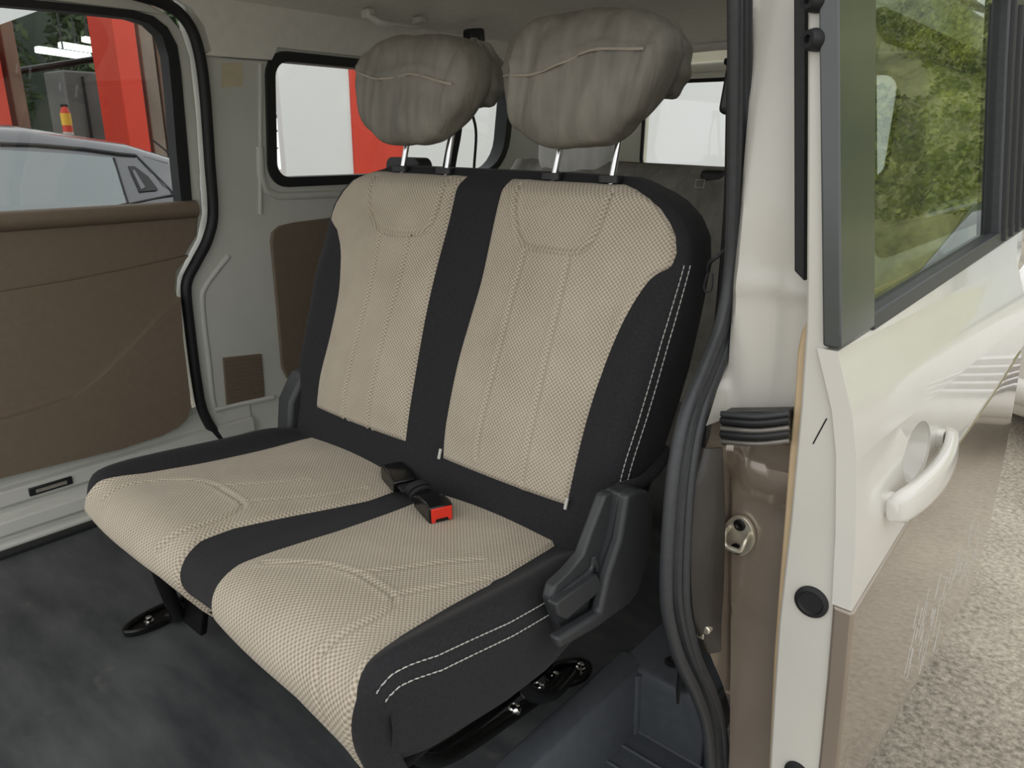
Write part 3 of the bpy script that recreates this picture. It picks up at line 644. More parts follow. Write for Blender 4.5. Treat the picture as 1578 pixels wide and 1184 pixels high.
def backloop(j):
    z = zs[j]; a = hwb(z); yf = yfb(z); yb = yrb(z); out = []
    for i in range(97):
        x = a*math.sin(-PI/2+PI*i/96); out.append(backfront(x, z))
    c = (yf+yb)/2; b = (yb-yf)/2
    for i in range(1, 48):
        x = a*math.cos(PI*i/48); e = abs(x)/a; out.append(Vector((x, c+b*(1-e**5)**(1/5), z)))
    return out
loops = [backloop(j) for j in range(61)]
top = loops[-1]; cen = sum(top, Vector())/len(top)
loops.append([cen+(p-cen)*0.94+Vector((0, 0, 0.006)) for p in top]); loops.append([cen+(p-cen)*0.6+Vector((0, 0, 0.009)) for p in top])
L_ = len(top); mb = MB(); mb.grid(lambda i, j: loops[j][i], L_, len(loops), closed_u=True)
mb.f += [tuple(range(L_)), tuple((len(loops)-1)*L_+k for k in range(L_))]
bk = mb.build('backrest', M['fabric_black'], seat, angle=80)
def bpx(px, py):
    d = ray(px, py)
    # intersect with the reclined front plane y = 0.34 (z-0.436) - 0.008
    t = (0.34*(CAM_LOC.z-0.436)-0.008-CAM_LOC.y)/(d.y-0.34*d.z); p = CAM_LOC+d*t; return (p.x, p.z)
def segd(x, z, pl):
    best = 9
    for (x0, z0), (x1, z1) in zip(pl, pl[1:]):
        dx_, dz_ = x1-x0, z1-z0; L2 = dx_*dx_+dz_*dz_ or 1e-9
        t = min(1, max(0, ((x-x0)*dx_+(z-z0)*dz_)/L2)); q = math.hypot(x-x0-t*dx_, z-z0-t*dz_)
        if q < best: best = q
    return best
def cpoly(pl, n=4): return [(p.x, p.y) for p in catmull([(a, b, 0) for a, b in pl], n)]
def back_panel(left, right, seams, nm, rows=230, cols=120):
    """left/right: lists of (z, x) boundary tables"""
    z0 = max(left[0][0], right[0][0]); z1 = min(left[-1][0], right[-1][0])
    vs = []; uv = []
    for j in range(rows):
        z = lerp(z0, z1, j/(rows-1)); xl = interp(left, z); xr = interp(right, z)
        for i in range(cols):
            t = i/(cols-1); x = lerp(xl, xr, t)
            e = min(x-xl, xr-x, z-z0, (z1-z)*2+0.001); h = 0.0076*smooth(-0.0005, 0.009, e)-0.0012
            for pl, dp in seams:
                q = segd(x, z, pl)
                if q < 0.016: h -= dp*math.exp(-(q/0.0036)**2) - dp*0.30*math.exp(-((q-0.009)/0.005)**2)
            p = backfront(x, z); a = hwb(z)
            ex = 0.0 if abs(x) < a-0.03 else (abs(x)-(a-0.03))/0.03
            nrm = Vector((math.copysign(0.9*ex, x), -1, 0.34)).normalized()
            vs.append(p+nrm*h); uv.append((x, z*1.06))
    mb = MB(); mb.v = vs
    mb.f = [(j*cols+i, j*cols+i+1, (j+1)*cols+i+1, (j+1)*cols+i) for j in range(rows-1) for i in range(cols-1)]
    return mb.build(nm, M['weave'], bk, uv=uv, angle=75)
def tab(pxs):
    q = sorted([(bpx(*p)[1], bpx(*p)[0]) for p in pxs]); 
    # smooth the table with a catmull pass
    c = catmull([(z, x, 0) for z, x in q], 5); return sorted([(p.x, p.y) for p in c])
ztop = 0.958
Rl = tab([(678, 709), (684, 650), (700, 565), (722, 490), (740, 430), (757, 350), (768, 300)]); Rl.append((ztop, Rl[-1][1]))
Rr = tab([(868, 787), (880, 735), (903, 645), (930, 565), (958, 502), (985, 452), (1003, 428), (1022, 417)]) + [(bpx(1037, 412)[1], 0.446), (0.86, 0.448), (0.885, 0.440), (0.905, 0.425), (0.925, 0.403), (0.94, 0.376), (0.951, 0.345), (ztop, 0.315)]
Ll = tab([(483, 630), (490, 580), (505, 522), (518, 460), (521, 420), (520, 380), (514, 355)]) + [(bpx(507, 340)[1], -0.446), (0.862, -0.446), (0.885, -0.438), (0.91, -0.420), (0.935, -0.392), (0.951, -0.36), (ztop, -0.335)]
Lr = tab([(620, 690), (627, 640), (641, 560), (656, 480), (672, 410), (690, 340), (701, 290)]); Lr.append((ztop, Lr[-1][1]))
S_ = lambda pl: cpoly([bpx(*p) for p in pl])
sR = [(S_([(797, 288), (798, 330), (806, 368), (822, 382), (850, 386), (888, 390), (908, 380), (926, 350), (940, 300)]), 0.0054),
      (S_([(815, 388), (800, 440), (775, 540), (750, 640), (738, 705)]), 0.0032), (S_([(882, 395), (868, 460), (845, 560), (820, 680), (806, 745)]), 0.0032)]
sL = [(S_([(575, 272), (573, 300), (578, 335), (592, 355), (625, 362), (652, 360), (668, 345), (680, 310), (686, 278)]), 0.0054),
      (S_([(592, 362), (580, 430), (562, 500), (545, 570), (530, 648)]), 0.0040), (S_([(636, 364), (622, 430), (602, 500), (583, 580), (568, 660)]), 0.0040)]
back_panel(Rl, Rr, sR, 'beige_back_panel'); back_panel(Ll, Lr, sL, 'beige_back_panel')
# decorative double stitching down the near side edge and small corner tags
def snake(pts, r, mat, par, nm='stitching'):
    q = [Vector(p) for p in pts]; d = []
    for i in range(len(q)-1):
        for k in range(3): d.append(q[i].lerp(q[i+1], k/3))
    mb = MB(); mb.tube(d, [r if (i//4) % 3 else r*0.3 for i in range(len(d))], 6); return mb.build(nm, mat, par)
def backside(z, dxo):
    a = hwb(z); yf = yfb(z); yb = yrb(z); b = (yb-yf)/2; e = (a-dxo)/a
    y = (yf+yb)/2 - b*(1-e**6.5)**(1/6.5)+lobes(a-dxo, z); return Vector((a-dxo+0.0012, y-0.0016, z))
for o_ in (0.0105, 0.0035):
    snake([backside(z, o_) for z in frange(0.50, 0.845, 0.0022)], 0.0010, M['thread'], bk)
for (px, py) in ((677, 700), (870, 778)):
    x, z = bpx(px, py); p = backfront(x, z); mb = MB(); mb.box(p+Vector((0, -0.006, 0)), (0.005, 0.003, 0.020), Matrix.Rotation(-0.3, 3, 'X')); mb.build('corner_tag', M['tag'], bk)
# gathered hem at the lower outer corner
mb = MB(); mb.tube(catmull([(0.452, 0.005, 0.505), (0.462, 0.06, 0.497), (0.462, 0.12, 0.505), (0.448, 0.17, 0.52)], 6), [0.006, 0.008, 0.009, 0.010]+[0.010]*11+[0.010, 0.009, 0.008, 0.006], 10); mb.build('fabric_hem', M['fabric_black'], bk)

# ---- cushion
PROF = [(0.085, 0.345), (0.03, 0.363), (-0.03, 0.369), (-0.12, 0.373), (-0.22, 0.381), (-0.32, 0.391), (-0.39, 0.397), (-0.43, 0.398), (-0.458, 0.391), (-0.477, 0.375), (-0.485, 0.353), (-0.482, 0.328), (-0.470, 0.303), (-0.456, 0.282), (-0.445, 0.268)]
PC = [(p.x, p.y) for p in catmull([(a, b, 0) for a, b in PROF], 8)]
WL = [0.0]
for (a, b), (c, d) in zip(PC, PC[1:]): WL.append(WL[-1]+math.hypot(c-a, d-b))
WT = WL[-1]
def pw(w_):
    w_ = min(WT, max(0, w_)); y = interp(list(zip(WL, [p[0] for p in PC])), w_); z = interp(list(zip(WL, [p[1] for p in PC])), w_); return y, z
_tab = []
for i in range(401):
    w_ = WT*i/400; y, z = pw(w_); y2, z2 = pw(min(WT, w_+0.004)); y1, z1 = pw(max(0, w_-0.004)); t = Vector((y2-y1, z2-z1)).normalized(); _tab.append((y, z, -(-t.y), -t.x))
def prof_at(w_):
    f = max(0, min(399.999, w_/WT*400)); i = int(f); t = f-i; a = _tab[i]; b = _tab[i+1]; return [lerp(a[k], b[k], t) for k in range(4)]
RO = 0.045
def hwc(y): return interp([(-0.49, 0.425), (-0.45, 0.440), (-0.38, 0.452), (-0.25, 0.460), (-0.1, 0.462), (0.09, 0.45)], y)
def HEM(x): return interp([(-0.46, 0.034), (-0.2, 0.032), (-0.10, 0.022), (-0.04, 0.004), (0.03, 0.020), (0.18, 0.010), (0.28, 0.004), (0.34, -0.012), (0.39, -0.026), (0.46, -0.022)], x)
def cush(x, w_):
    y, z, ny, nz = prof_at(w_); hw = hwc(y); a = abs(x)
    ins = 0.0
    if a > hw-RO: t = min(1.0, (a-(hw-RO))/RO); ins = RO*(1-math.sqrt(max(0, 1-t*t)))*0.85
    hump = (0.030*math.exp(-((a-0.418)/0.038)**2)*smooth(-0.487, -0.440, y)*smooth(0.06, -0.1, y)
            + 0.010*max(0, 1-((a-0.215)/0.165)**2) - 0.004*math.exp(-(a/0.04)**2))
    h = hump - ins; fz = smooth(0.380, 0.300, z) if y < -0.44 else 0.0      # the front hem sits higher on the far seat
    return Vector((x, y+ny*h+0.012*fz*(1-0.6*smooth(0.22, 0.40, x)), z+nz*h+HEM(x)*fz)), Vector((0, ny, nz))
NW = 90
def cx_(hw, i, n_): return hw*math.sin(-PI/2+PI*i/(n_-1))
def cl(i, j):
    w_ = WT*j/(NW-1); y = prof_at(w_)[0]; hw = hwc(y)
    return cush(cx_(hw, i, 121), w_)[0]
rows_ = [[cl(i, j) for i in range(121)] for j in range(NW)]
mb = MB(); mb.grid(lambda i, j: rows_[j][i], 121, NW)
# sides and bottom: drop the outer edge to the bottom line
def zbot(y): return interp([(-0.46, 0.283), (-0.40, 0.270), (-0.25, 0.258), (-0.16, 0.256), (-0.1, 0.27), (0.09, 0.28)], y)
for s in (0, 120):
    ed_ = [rows_[j][s] for j in range(NW)]; sg = 1 if s else -1
    def sf(i, j):
        p = ed_[i]; t = j/8; zb = min(p.z-0.001, zbot(p.y)); y = p.y
        return Vector((p.x+sg*0.006*math.sin(PI*t)-sg*0.012*t, y, lerp(p.z, zb, t)))
    mb.grid(sf, NW, 9)
# closed underside
def under(i, j):
    t = i/20; yy = lerp(-0.448, 0.08, j/20); hw = hwc(yy)-0.012; return Vector((lerp(-hw, hw, t), yy, zbot(yy)+0.001+HEM(lerp(-hw, hw, t))*smooth(-0.38, -0.44, yy)))
mb.grid(under, 21, 21)
cu = mb.build('cushion', M['fabric_black'], seat, angle=60)
def cu_on(px, py):
    d = ray(px, py); t = (0.405+0.07*(CAM_LOC.y+0.45)-CAM_LOC.z)/(d.z-0.07*d.y); p = CAM_LOC+d*t; return p.x, p.y
def w_of_y(y):
    best = 0
    for i in range(400):
        if _tab[i][0] >= y and WT*i/400 < 0.62: best = WT*i/400
        if _tab[i][0] < y: break
    return best
def cush_panel(lt, rt, seams, nm, w0, rows=230, cols=130):
    vs = []; uv = []
    for j in range(rows):
        w_ = lerp(w0, WT, j/(rows-1)); xl = interp(lt, w_); xr = interp(rt, w_)
        for i in range(cols):
            x = lerp(xl, xr, i/(cols-1)); e = min(x-xl, xr-x, w_-w0+0.002); h = 0.0076*smooth(-0.0005, 0.010, e)-0.0012
            for pl, dp in seams:
                q = segd(x, w_, pl)
                if q < 0.018: h -= dp*math.exp(-(q/0.0036)**2)-dp*0.4*math.exp(-((q-0.010)/0.005)**2)
            p, nn = cush(x, w_); vs.append(p+nn*h); uv.append((x, w_))
    mb = MB(); mb.v = vs; mb.f = [(j*cols+i, j*cols+i+1, (j+1)*cols+i+1, (j+1)*cols+i) for j in range(rows-1) for i in range(cols-1)]
    return mb.build(nm, M['weave'], cu, uv=uv, angle=75)
def wt(rows): return sorted([(w_of_y(y) if isinstance(y, float) and y > -0.4849 else 0, x) for y, x in rows])
wf_ = lambda y: w_of_y(y)
W44 = wf_(-0.44); 
cRl = [(wf_(0.02), 0.062), (wf_(-0.12), 0.060), (wf_(-0.26), 0.058), (wf_(-0.37), 0.050), (wf_(-0.43), 0.048), (wf_(-0.470), 0.058), (wf_(-0.484), 0.072), (WT-0.04, 0.085), (WT, 0.095)]
cRr = [(wf_(0.02), 0.352), (wf_(-0.05), 0.357), (wf_(-0.16), 0.360), (wf_(-0.28), 0.365), (wf_(-0.38), 0.376), (wf_(-0.44), 0.390), (wf_(-0.475), 0.402), (wf_(-0.484), 0.398), (WT-0.05, 0.388), (WT, 0.388)]
cLl = [(a, -b) for a, b in cRr]
cLr = [(wf_(0.02), -0.010), (wf_(-0.12), -0.015), (wf_(-0.26), -0.045), (wf_(-0.37), -0.062), (wf_(-0.43), -0.060), (wf_(-0.470), -0.045), (wf_(-0.484), -0.035), (WT-0.04, -0.025), (WT, -0.02)]
def sw(pl): return cpoly([(lambda q: (q[0], w_of_y(q[1])))(cu_on(*p)) for p in pl])
seamR = [(sw([(405, 868), (445, 866), (500, 868), (545, 880), (575, 895), (600, 912), (603, 928), (580, 950), (545, 972), (505, 998)]), 0.0034),
         (sw([(545, 880), (620, 862), (680, 845), (740, 832)]), 0.0022), (sw([(603, 912), (680, 885), (760, 860), (820, 842)]), 0.0022), (sw([(500, 1000), (497, 1015), (492, 1040)]), 0.002)]
seamL = [(sw([(165, 762), (200, 748), (260, 738), (310, 738), (345, 752), (370, 768), (366, 780), (335, 800), (290, 818), (250, 832)]), 0.0034),
         (sw([(335, 743), (380, 735), (430, 725), (470, 715)]), 0.0022), (sw([(372, 766), (430, 752), (500, 735), (560, 715)]), 0.0022)]
cush_panel(cRl, cRr, seamR, 'beige_cushion_panel', wf_(0.02)); cush_panel(cLl, cLr, seamL, 'beige_cushion_panel', wf_(0.02))
# double stitching along the near bolster
def cst(y, o_):
    w_ = w_of_y(y); x = hwc(y)-o_; p, nn = cush(x, w_); return p+nn*0.0014+Vector((0.001, 0, 0))
for o_ in (0.012, 0.0035):
    snake([cst(-0.165-0.0022*k, o_) for k in range(136)], 0.0010, M['thread'], cu)
# recliner hinge covers on both sides
hx = lambda X, pl: [tuple(at(px, py, 0, X).yz) for px, py in pl]
outl = hx(0.503, [(968, 765), (982, 757), (1000, 757), (1008, 775), (1008, 800), (1005, 847), (985, 914), (971, 933), (920, 970), (863, 1003), (860, 986), (926, 945), (938, 890), (957, 833)])
mb = MB(); mb.prism(outl, lambda u, v, d: (d, u, v), 0.482, 0.503); hR = mb.build('hinge_cover', M['cover'], seat, bevel=0.007, seg=4, angle=60)
mb = MB(); mb.prism(hx(0.503, [(968, 765), (984, 758), (1000, 758), (1007, 776), (1007, 800), (1003, 847), (983, 912), (960, 928), (932, 932), (940, 890), (958, 833)]), lambda u, v, d: (d, u, v), 0.462, 0.490); mb.build('cover_core', M['cover'], hR, bevel=0.004, seg=3)
inn = hx(0.474, [(932, 763), (945, 757), (975, 762), (957, 833), (938, 890), (928, 945), (866, 990), (858, 960), (846, 925), (852, 905), (874, 884), (897, 857), (909, 823)])
mb = MB(); mb.prism(inn, lambda u, v, d: (d, u, v), 0.458, 0.476); mb.build('cover_ridge', M['cover'], hR, bevel=0.005, seg=3)
mb = MB(); mb.prism(hx(0.492, [(857, 932), (921, 886), (931, 902), (926, 912), (874, 957), (860, 950)]), lambda u, v, d: (d, u, v), 0.474, 0.492); mb.build('recliner_lever', M['cover'], hR, bevel=0.004, seg=3)
mb = MB(); mb.tube(catmull([at(px, py, 0, 0.478) for px, py in ((848, 929), (880, 903), (909, 879), (914, 860), (920, 880))], 6), 0.0042, 8); mb.build('cover_rim', M['cover'], hR)
mb = MB(); mb.prism(hx(0.476, [(923, 864), (932, 864), (927, 889), (919, 889)]), lambda u, v, d: (d, u, v), 0.470, 0.4765); mb.build('cover_slot', M['rubber'], hR, bevel=0.001)
mb = MB(); mb.prism([(-0.01, 0.44), (0.03, 0.50), (0.07, 0.50), (0.09, 0.42), (0.09, 0.30), (0.02, 0.27), (-0.03, 0.30)], lambda u, v, d: (-d, u, v), 0.43, 0.485); mb.build('hinge_cover', M['cover'], seat, bevel=0.010, seg=3)
# ---- floor brackets and legs
def oval(cx0, cy0, a, b, n=28, rot=0): return [(cx0+a*math.cos(2*PI*k/n)*math.cos(rot)-b*math.sin(2*PI*k/n)*math.sin(rot), cy0+a*math.cos(2*PI*k/n)*math.sin(rot)+b*math.sin(2*PI*k/n)*math.cos(rot)) for k in range(n)]
def foot(cx0, cy0, rot, a=0.062, b=0.026):
    mb = MB(); mb.prism(oval(cx0, cy0, a, b, rot=rot), lambda u, v, d: (u, v, d), 0.0, 0.007); f_ = mb.build('floor_bracket', M['bolt_black'], seat, bevel=0.002)
    mb = MB(); mb.tube([(u, v, 0.011) for u, v in oval(cx0, cy0, a-0.003, b-0.003, rot=rot)], 0.0065, 8, closed=True); mb.build('bracket_rim', M['bolt_black'], f_)
    for s in (-0.03, 0.03):
        mb = MB(); px_, py_ = cx0+s*math.cos(rot), cy0+s*math.sin(rot)
        mb.lathe([(0.010, 0), (0.010, 0.004), (0.0065, 0.005), (0.0065, 0.012), (0.004, 0.013)], (px_, py_, 0.007), (0, 0, 1), 6 if False else 16); mb.build('bracket_bolt', M['chrome'], f_)
    return f_
fa = at(243, 950, 2, 0.01); foot(fa.x, fa.y+0.01, 1.62, 0.085, 0.032)
la = at(262, 925, 2, 0.02)
mb = MB(); mb.tube(catmull([(-0.36, -0.385, 0.285), (-0.385, -0.375, 0.19), (-0.40, -0.355, 0.10), (-0.425, -0.335, 0.035), (-0.46, -0.335, 0.014)], 6), 0.017, 10, flat=0.6); mb.build('front_leg', M['bolt_black'], seat)
mb = MB(); mb.prism([(-0.42, 0.02), (-0.39, 0.10), (-0.36, 0.27), (-0.33, 0.27), (-0.31, 0.10), (-0.34, 0.02)], lambda u, v, d: (u, d, v), -0.33, -0.315); mb.build('leg_gusset', M['bolt_black'], seat, bevel=0.003)
fb = at(876, 1036, 2, 0.01); foot(fb.x, fb.y, 1.2, 0.05, 0.032)
mb = MB(); mb.tube(catmull([(0.37, -0.40, 0.255), (0.35, -0.30, 0.12), (0.325, -0.10, 0.05), (fb.x+0.01, fb.y-0.03, 0.02)], 6), 0.012, 10); mb.build('side_rail', M['bolt_black'], seat)
mb = MB(); mb.tube(catmull([(0.30, -0.43, 0.255), (0.29, -0.36, 0.10), (0.28, -0.20, 0.04), (0.275, 0.08, 0.03)], 6), 0.011, 10); mb.build('side_rail', M['bolt_black'], seat)
mb = MB(); mb.tube(catmull([(0.385, -0.17, 0.255), (0.37, -0.10, 0.13), (0.345, 0.0, 0.05), (fb.x+0.015, fb.y-0.01, 0.02)], 6), 0.013, 10); mb.build('rear_leg', M['bolt_black'], seat)
mb = MB(); mb.tube(catmull([(-0.40, 0.02, 0.27), (-0.42, 0.08, 0.10), (-0.42, 0.12, 0.0)], 6), 0.014, 10); mb.build('rear_leg', M['bolt_black'], seat)
for (x, y, z) in ((0.335, -0.03, 0.075), (0.325, -0.085, 0.058)):
    mb = MB(); mb.lathe([(0.010, -0.012), (0.012, 0.0), (0.007, 0.008), (0.003, 0.010)], (x, y, z), (0.5, -0.5, 0.7), 14); mb.build('rail_bolt', M['chrome'], seat)
# ---- headrests
def headrest(cx0, cz0, wx, wz, seed, pl, pr_, tilt):
    rnd = random.Random(seed); c = Vector((cx0, 0.205, cz0)); nu, nv = 96, 64
    ph = [rnd.uniform(0, 6.28) for _ in range(8)]
    def fn(i, j):
        th = 2*PI*i/nu; la_ = -PI/2+PI*j/(nv-1)
        cpw = lambda v, e: math.copysign(abs(v)**e, v)
        x = cpw(math.cos(la_), 0.62)*cpw(math.cos(th), 0.62); y = cpw(math.cos(la_), 0.62)*cpw(math.sin(th), 0.72); z = cpw(math.sin(la_), 0.62)
        tz = (z+1)/2
        X = x*wx*(0.74+0.29*smooth(0.0, 0.62, tz)-0.04*smooth(0.75, 1.0, tz)); Y = y*(0.048+0.034*tz)+0.040*(tz-0.35); Z = z*wz
        q = Vector((X*9, Y*9, Z*9+seed))
        wr_ = 0.0
        # vertical pull folds and a horizontal seam ridge on the front
        for k in range(6):
            xc = wx*(-0.75+0.3*k)+0.012*math.sin(ph[k]); sl = 0.25*math.sin(ph[k]*2)
            wr_ += 0.0085*math.exp(-((X-xc-sl*(Z))/0.0065)**2)*smooth(0.95, 0.3, abs(z+0.1*math.sin(ph[k])))*(-1 if k % 2 else 1)
        wr_ += 0.0040*math.exp(-((Z-0.030-0.10*X*tilt-0.008*math.sin(X*30))/0.004)**2)
        wr_ += 0.0045*noise.noise(q)+0.0035*noise.noise(Vector((q.x*3.2, q.y*3.2, q.z*1.2)))
        nrm = Vector((x/wx, y/0.065, z/wz)).normalized()
        p = Vector((X, Y, Z))+nrm*wr_
        p = Matrix.Rotation(-0.10, 3, 'X') @ p
        return c+p
    mb = MB(); mb.grid(fn, nu, nv, closed_u=True)
    hr = mb.build('headrest', M['wrap'], seat, angle=80); hr['label'] = 'headrest wrapped in a grey dust cover'
    # bunched cover gathered at the rear outer corner
    g0 = c+Vector((wx*0.66, 0.062, wz*0.30))
    def gf(i, j):
        th = 2*PI*i/40; la_ = -PI/2+PI*j/25; r = 1+0.05*math.sin(th*7+ph[0]+2*la_)+0.04*math.sin(la_*9+ph[1]+th)
        v = Vector((math.cos(la_)*math.cos(th)*0.058, math.cos(la_)*math.sin(th)*0.060, math.sin(la_)*0.062))*r
        return g0+v+Vector((0, 0, -0.25*abs(v.x)))
    mb = MB(); mb.grid(gf, 40, 26, closed_u=True); mb.build('cover_gather', M['wrap'], hr)
    # loose pale seam of the cover, lying on its surface
    grid_ = [fn(i, j) for j in range(nv) for i in range(nu)]; sm = []
    for k in range(45):
        x = lerp(-0.90, 0.90, k/44)*wx; z0 = cz0+0.024+0.16*x*tilt+0.007*math.sin(x*30)
        cnd = [p for p in grid_ if p.y < c.y+0.02 and abs(p.x-c.x-x) < 0.012]
        if not cnd: continue
        p = min(cnd, key=lambda p: abs(p.z-z0)*1.0+abs(p.x-c.x-x)*0.6)
        sm.append(Vector((c.x+x, p.y-0.0036, z0)))
    ym = [sum(sm[max(0, i-2):i+3], Vector())/len(sm[max(0, i-2):i+3]) for i in range(len(sm))]
    mb = MB(); mb.tube(ym, 0.0026, 6, flat=0.7); mb.build('cover_seam', M['wrap_seam'], hr)
    for x, zt in ((pl, cz0-wz*0.45), (pr_, cz0-wz*0.15)):
        mb = MB(); mb.cyl((x, 0.205+0.34*0.0, 0.955), (x+0.012, 0.235, zt+0.03), 0.0062, 14); mb.build('headrest_post', M['chrome'], hr)
        mb = MB(); mb.prism(rrect(x-0.022, 0.19, x+0.022, 0.22, 0.010), lambda u, v, d: (u, v, d), 0.960, 0.972); mb.build('post_guide', M['black'], hr, bevel=0.003)
mb = MB(); mb.prism(rrect(-0.345, 0.945, -0.235, 0.988, 0.02), lambda u, v, d: (u, d, v), 0.235, 0.275); mb.build('release_handle', M['black'], seat, bevel=0.008, seg=3)
headrest(0.213, 1.127, 0.166, 0.112, 3, 0.157, 0.283, 0.9)
headrest(-0.205, 1.122, 0.172, 0.108, 11, -0.258, -0.122, -0.5)

# ================================================================== SEAT BELT BUCKLES
def buckle(origin, yaw, pit, label, red):
    o = empty('seat_belt_buckle', origin, label, 'seat belt buckle')
    R_ = Matrix.Rotation(yaw, 3, 'Z') @ Matrix.Rotation(pit, 3, 'Y'); O = Vector(origin)
    def T(x, y, z): return O+R_ @ Vector((x, y, z))
    prof_ = [(-0.042, -0.012), (0.036, -0.0165), (0.036, 0.0145), (0.022, 0.0185), (-0.02, 0.0165), (-0.042, 0.010)]
    mb = MB(); mb.prism(prof_, lambda u, v, d: T(u, d, v), -0.0225, 0.0225); bo_ = mb.build('buckle_body', M['black_gloss'], o, bevel=0.0045, seg=3)
    if red:
        mb = MB(); mb.prism([(-0.0195, 0.0125), (0.0195, 0.0125), (0.0195, -0.0135), (0.013, -0.0135), (0.011, -0.0075), (-0.011, -0.0075), (-0.013, -0.0135), (-0.0195, -0.0135)], lambda u, v, d: T(d, u, v), 0.034, 0.0385); rb = mb.build('release_button', M['red'], o, bevel=0.001); rb['label'] = 'red release button'
    mb = MB(); mb.box(T(-0.052, 0, -0.001), (0.03, 0.030, 0.008), R_); mb.build('buckle_stalk', M['webbing'], o, bevel=0.003)
    return o, T
def cz(x, y): return cush(x, w_of_y(y))[0].z+0.0225
pk = at(668, 780, 2, 0.402)
b1_, T1 = buckle((pk.x, pk.y, cz(pk.x, pk.y)), -0.36, -0.04, 'black seat belt buckle with red release button on the near cushion', True)
pk2 = at(612, 730, 2, 0.396)
b2_, T2 = buckle((pk2.x, pk2.y, cz(pk2.x, pk2.y)), 2.78, -0.02, 'plain black seat belt buckle lying on the far cushion by the backrest', False)
# looped elastic strap that ties the two stalks
for k, (dx0, dz0) in enumerate(((0.0, 0.0), (0.012, 0.004), (0.024, 0.002))):
    c_ = T1(-0.058-dx0, 0, 0.002); mb = MB()
    mb.tube([c_+Vector((0.006*math.cos(q)+0.010*math.sin(q)*0.5, 0.021*math.cos(q)*0.9, 0.013*math.sin(q)+dz0)) for q in [2*PI*i/20 for i in range(20)]], 0.0042, 8, closed=True); mb.build('strap_loop', M['webbing'], b1_)
mb = MB(); mb.tube(catmull([T1(-0.05, 0.0, -0.006), T1(-0.075, 0.004, -0.010), T1(-0.10, 0.01, -0.018), T1(-0.12, 0.02, -0.03)], 6), 0.013, 10, flat=0.35); mb.build('buckle_strap', M['webbing'], b1_)

# ================================================================== THIRD ROW, BELTS, GRAB HANDLE
rs = empty('rear_bench_seat', (-0.3, 1.2, 0.0), 'third-row bench behind, wrapped in dark grey dust covers', 'seat')
def rb_(i, j):
    th = 2*PI*i/80; z = 0.34+0.615*j/30
    a = 0.60*(1-0.06*smooth(0.85, 0.955, z)); cpw = lambda v, e: math.copysign(abs(v)**e, v)
    x = a*cpw(math.cos(th), 0.35); b = 0.075*(1-0.5*smooth(0.88, 0.955, z)**2)
    y = b*cpw(math.sin(th), 0.45)
    X = x-0.30; Y = 1.16+0.28*(z-0.4)+y; wv = 0.008*math.sin(X*38+2*math.sin(z*9))*smooth(0.5, 0.9, z)+0.006*noise.noise(Vector((X*8, z*8, 1)))
    return Vector((X, Y-wv*(1 if y < 0 else -1), z+0.006*math.sin(X*44)*smooth(0.85, 0.95, z)))
mb = MB(); mb.grid(rb_, 80, 31, closed_u=True); mb.f += [tuple(30*80+k for k in range(80))]; mb.build('backrest', M['rear_seat'], rs, angle=80)
mb = MB(); mb.prism(rrect(-0.90, 0.72, 0.30, 1.20, 0.06), lambda u, v, d: (u, v, d), 0.27, 0.40); mb.build('cushion', M['rear_seat'], rs, bevel=0.035, seg=4)
def rh(i, j):
    th = 2*PI*i/48; la_ = -PI/2+PI*j/31; cpw = lambda v, e: math.copysign(abs(v)**e, v)
    p = Vector((cpw(math.cos(la_), 0.6)*cpw(math.cos(th), 0.6)*0.155, cpw(math.cos(la_), 0.6)*cpw(math.sin(th), 0.7)*0.06, cpw(math.sin(la_), 0.7)*0.085))
    k = 0.007*noise.noise(p*18)+0.004*math.sin(p.x*90+p.z*30)
    return Vector((-0.585, 1.30, 0.985))+p*(1+k*6)
mb = MB(); mb.grid(rh, 48, 32, closed_u=True); hh_ = mb.build('headrest', M['rear_wrap'], rs, angle=80); hh_['label'] = 'headrest in a pale grey dust cover'
for x in (-0.64, -0.53):
    mb = MB(); mb.cyl((x, 1.30, 0.90), (x, 1.305, 0.96), 0.006, 12); mb.build('headrest_post', M['chrome'], hh_)
p = at(1086, 268, 1, 1.20); mb = MB(); mb.box((p.x, 1.27, p.z-0.01), (0.075, 0.06, 0.04)); mb.build('seat_latch', M['black'], rs, bevel=0.012, seg=3)
p = at(1076, 284, 1, 1.17)
mb = MB(); mb.tube([(p.x-0.016, 1.185, p.z+0.012), (p.x+0.012, 1.185, p.z+0.012), (p.x+0.012, 1.182, p.z-0.010), (p.x-0.016, 1.182, p.z-0.010)], 0.0018, 6, closed=True); mb.build('latch_label', M['tag'], rs)
for x in (-0.75, 0.15):
    mb = MB(); mb.box((x, 1.0, 0.135), (0.05, 0.30, 0.27)); mb.build('leg', M['bolt_black'], rs, bevel=0.01)

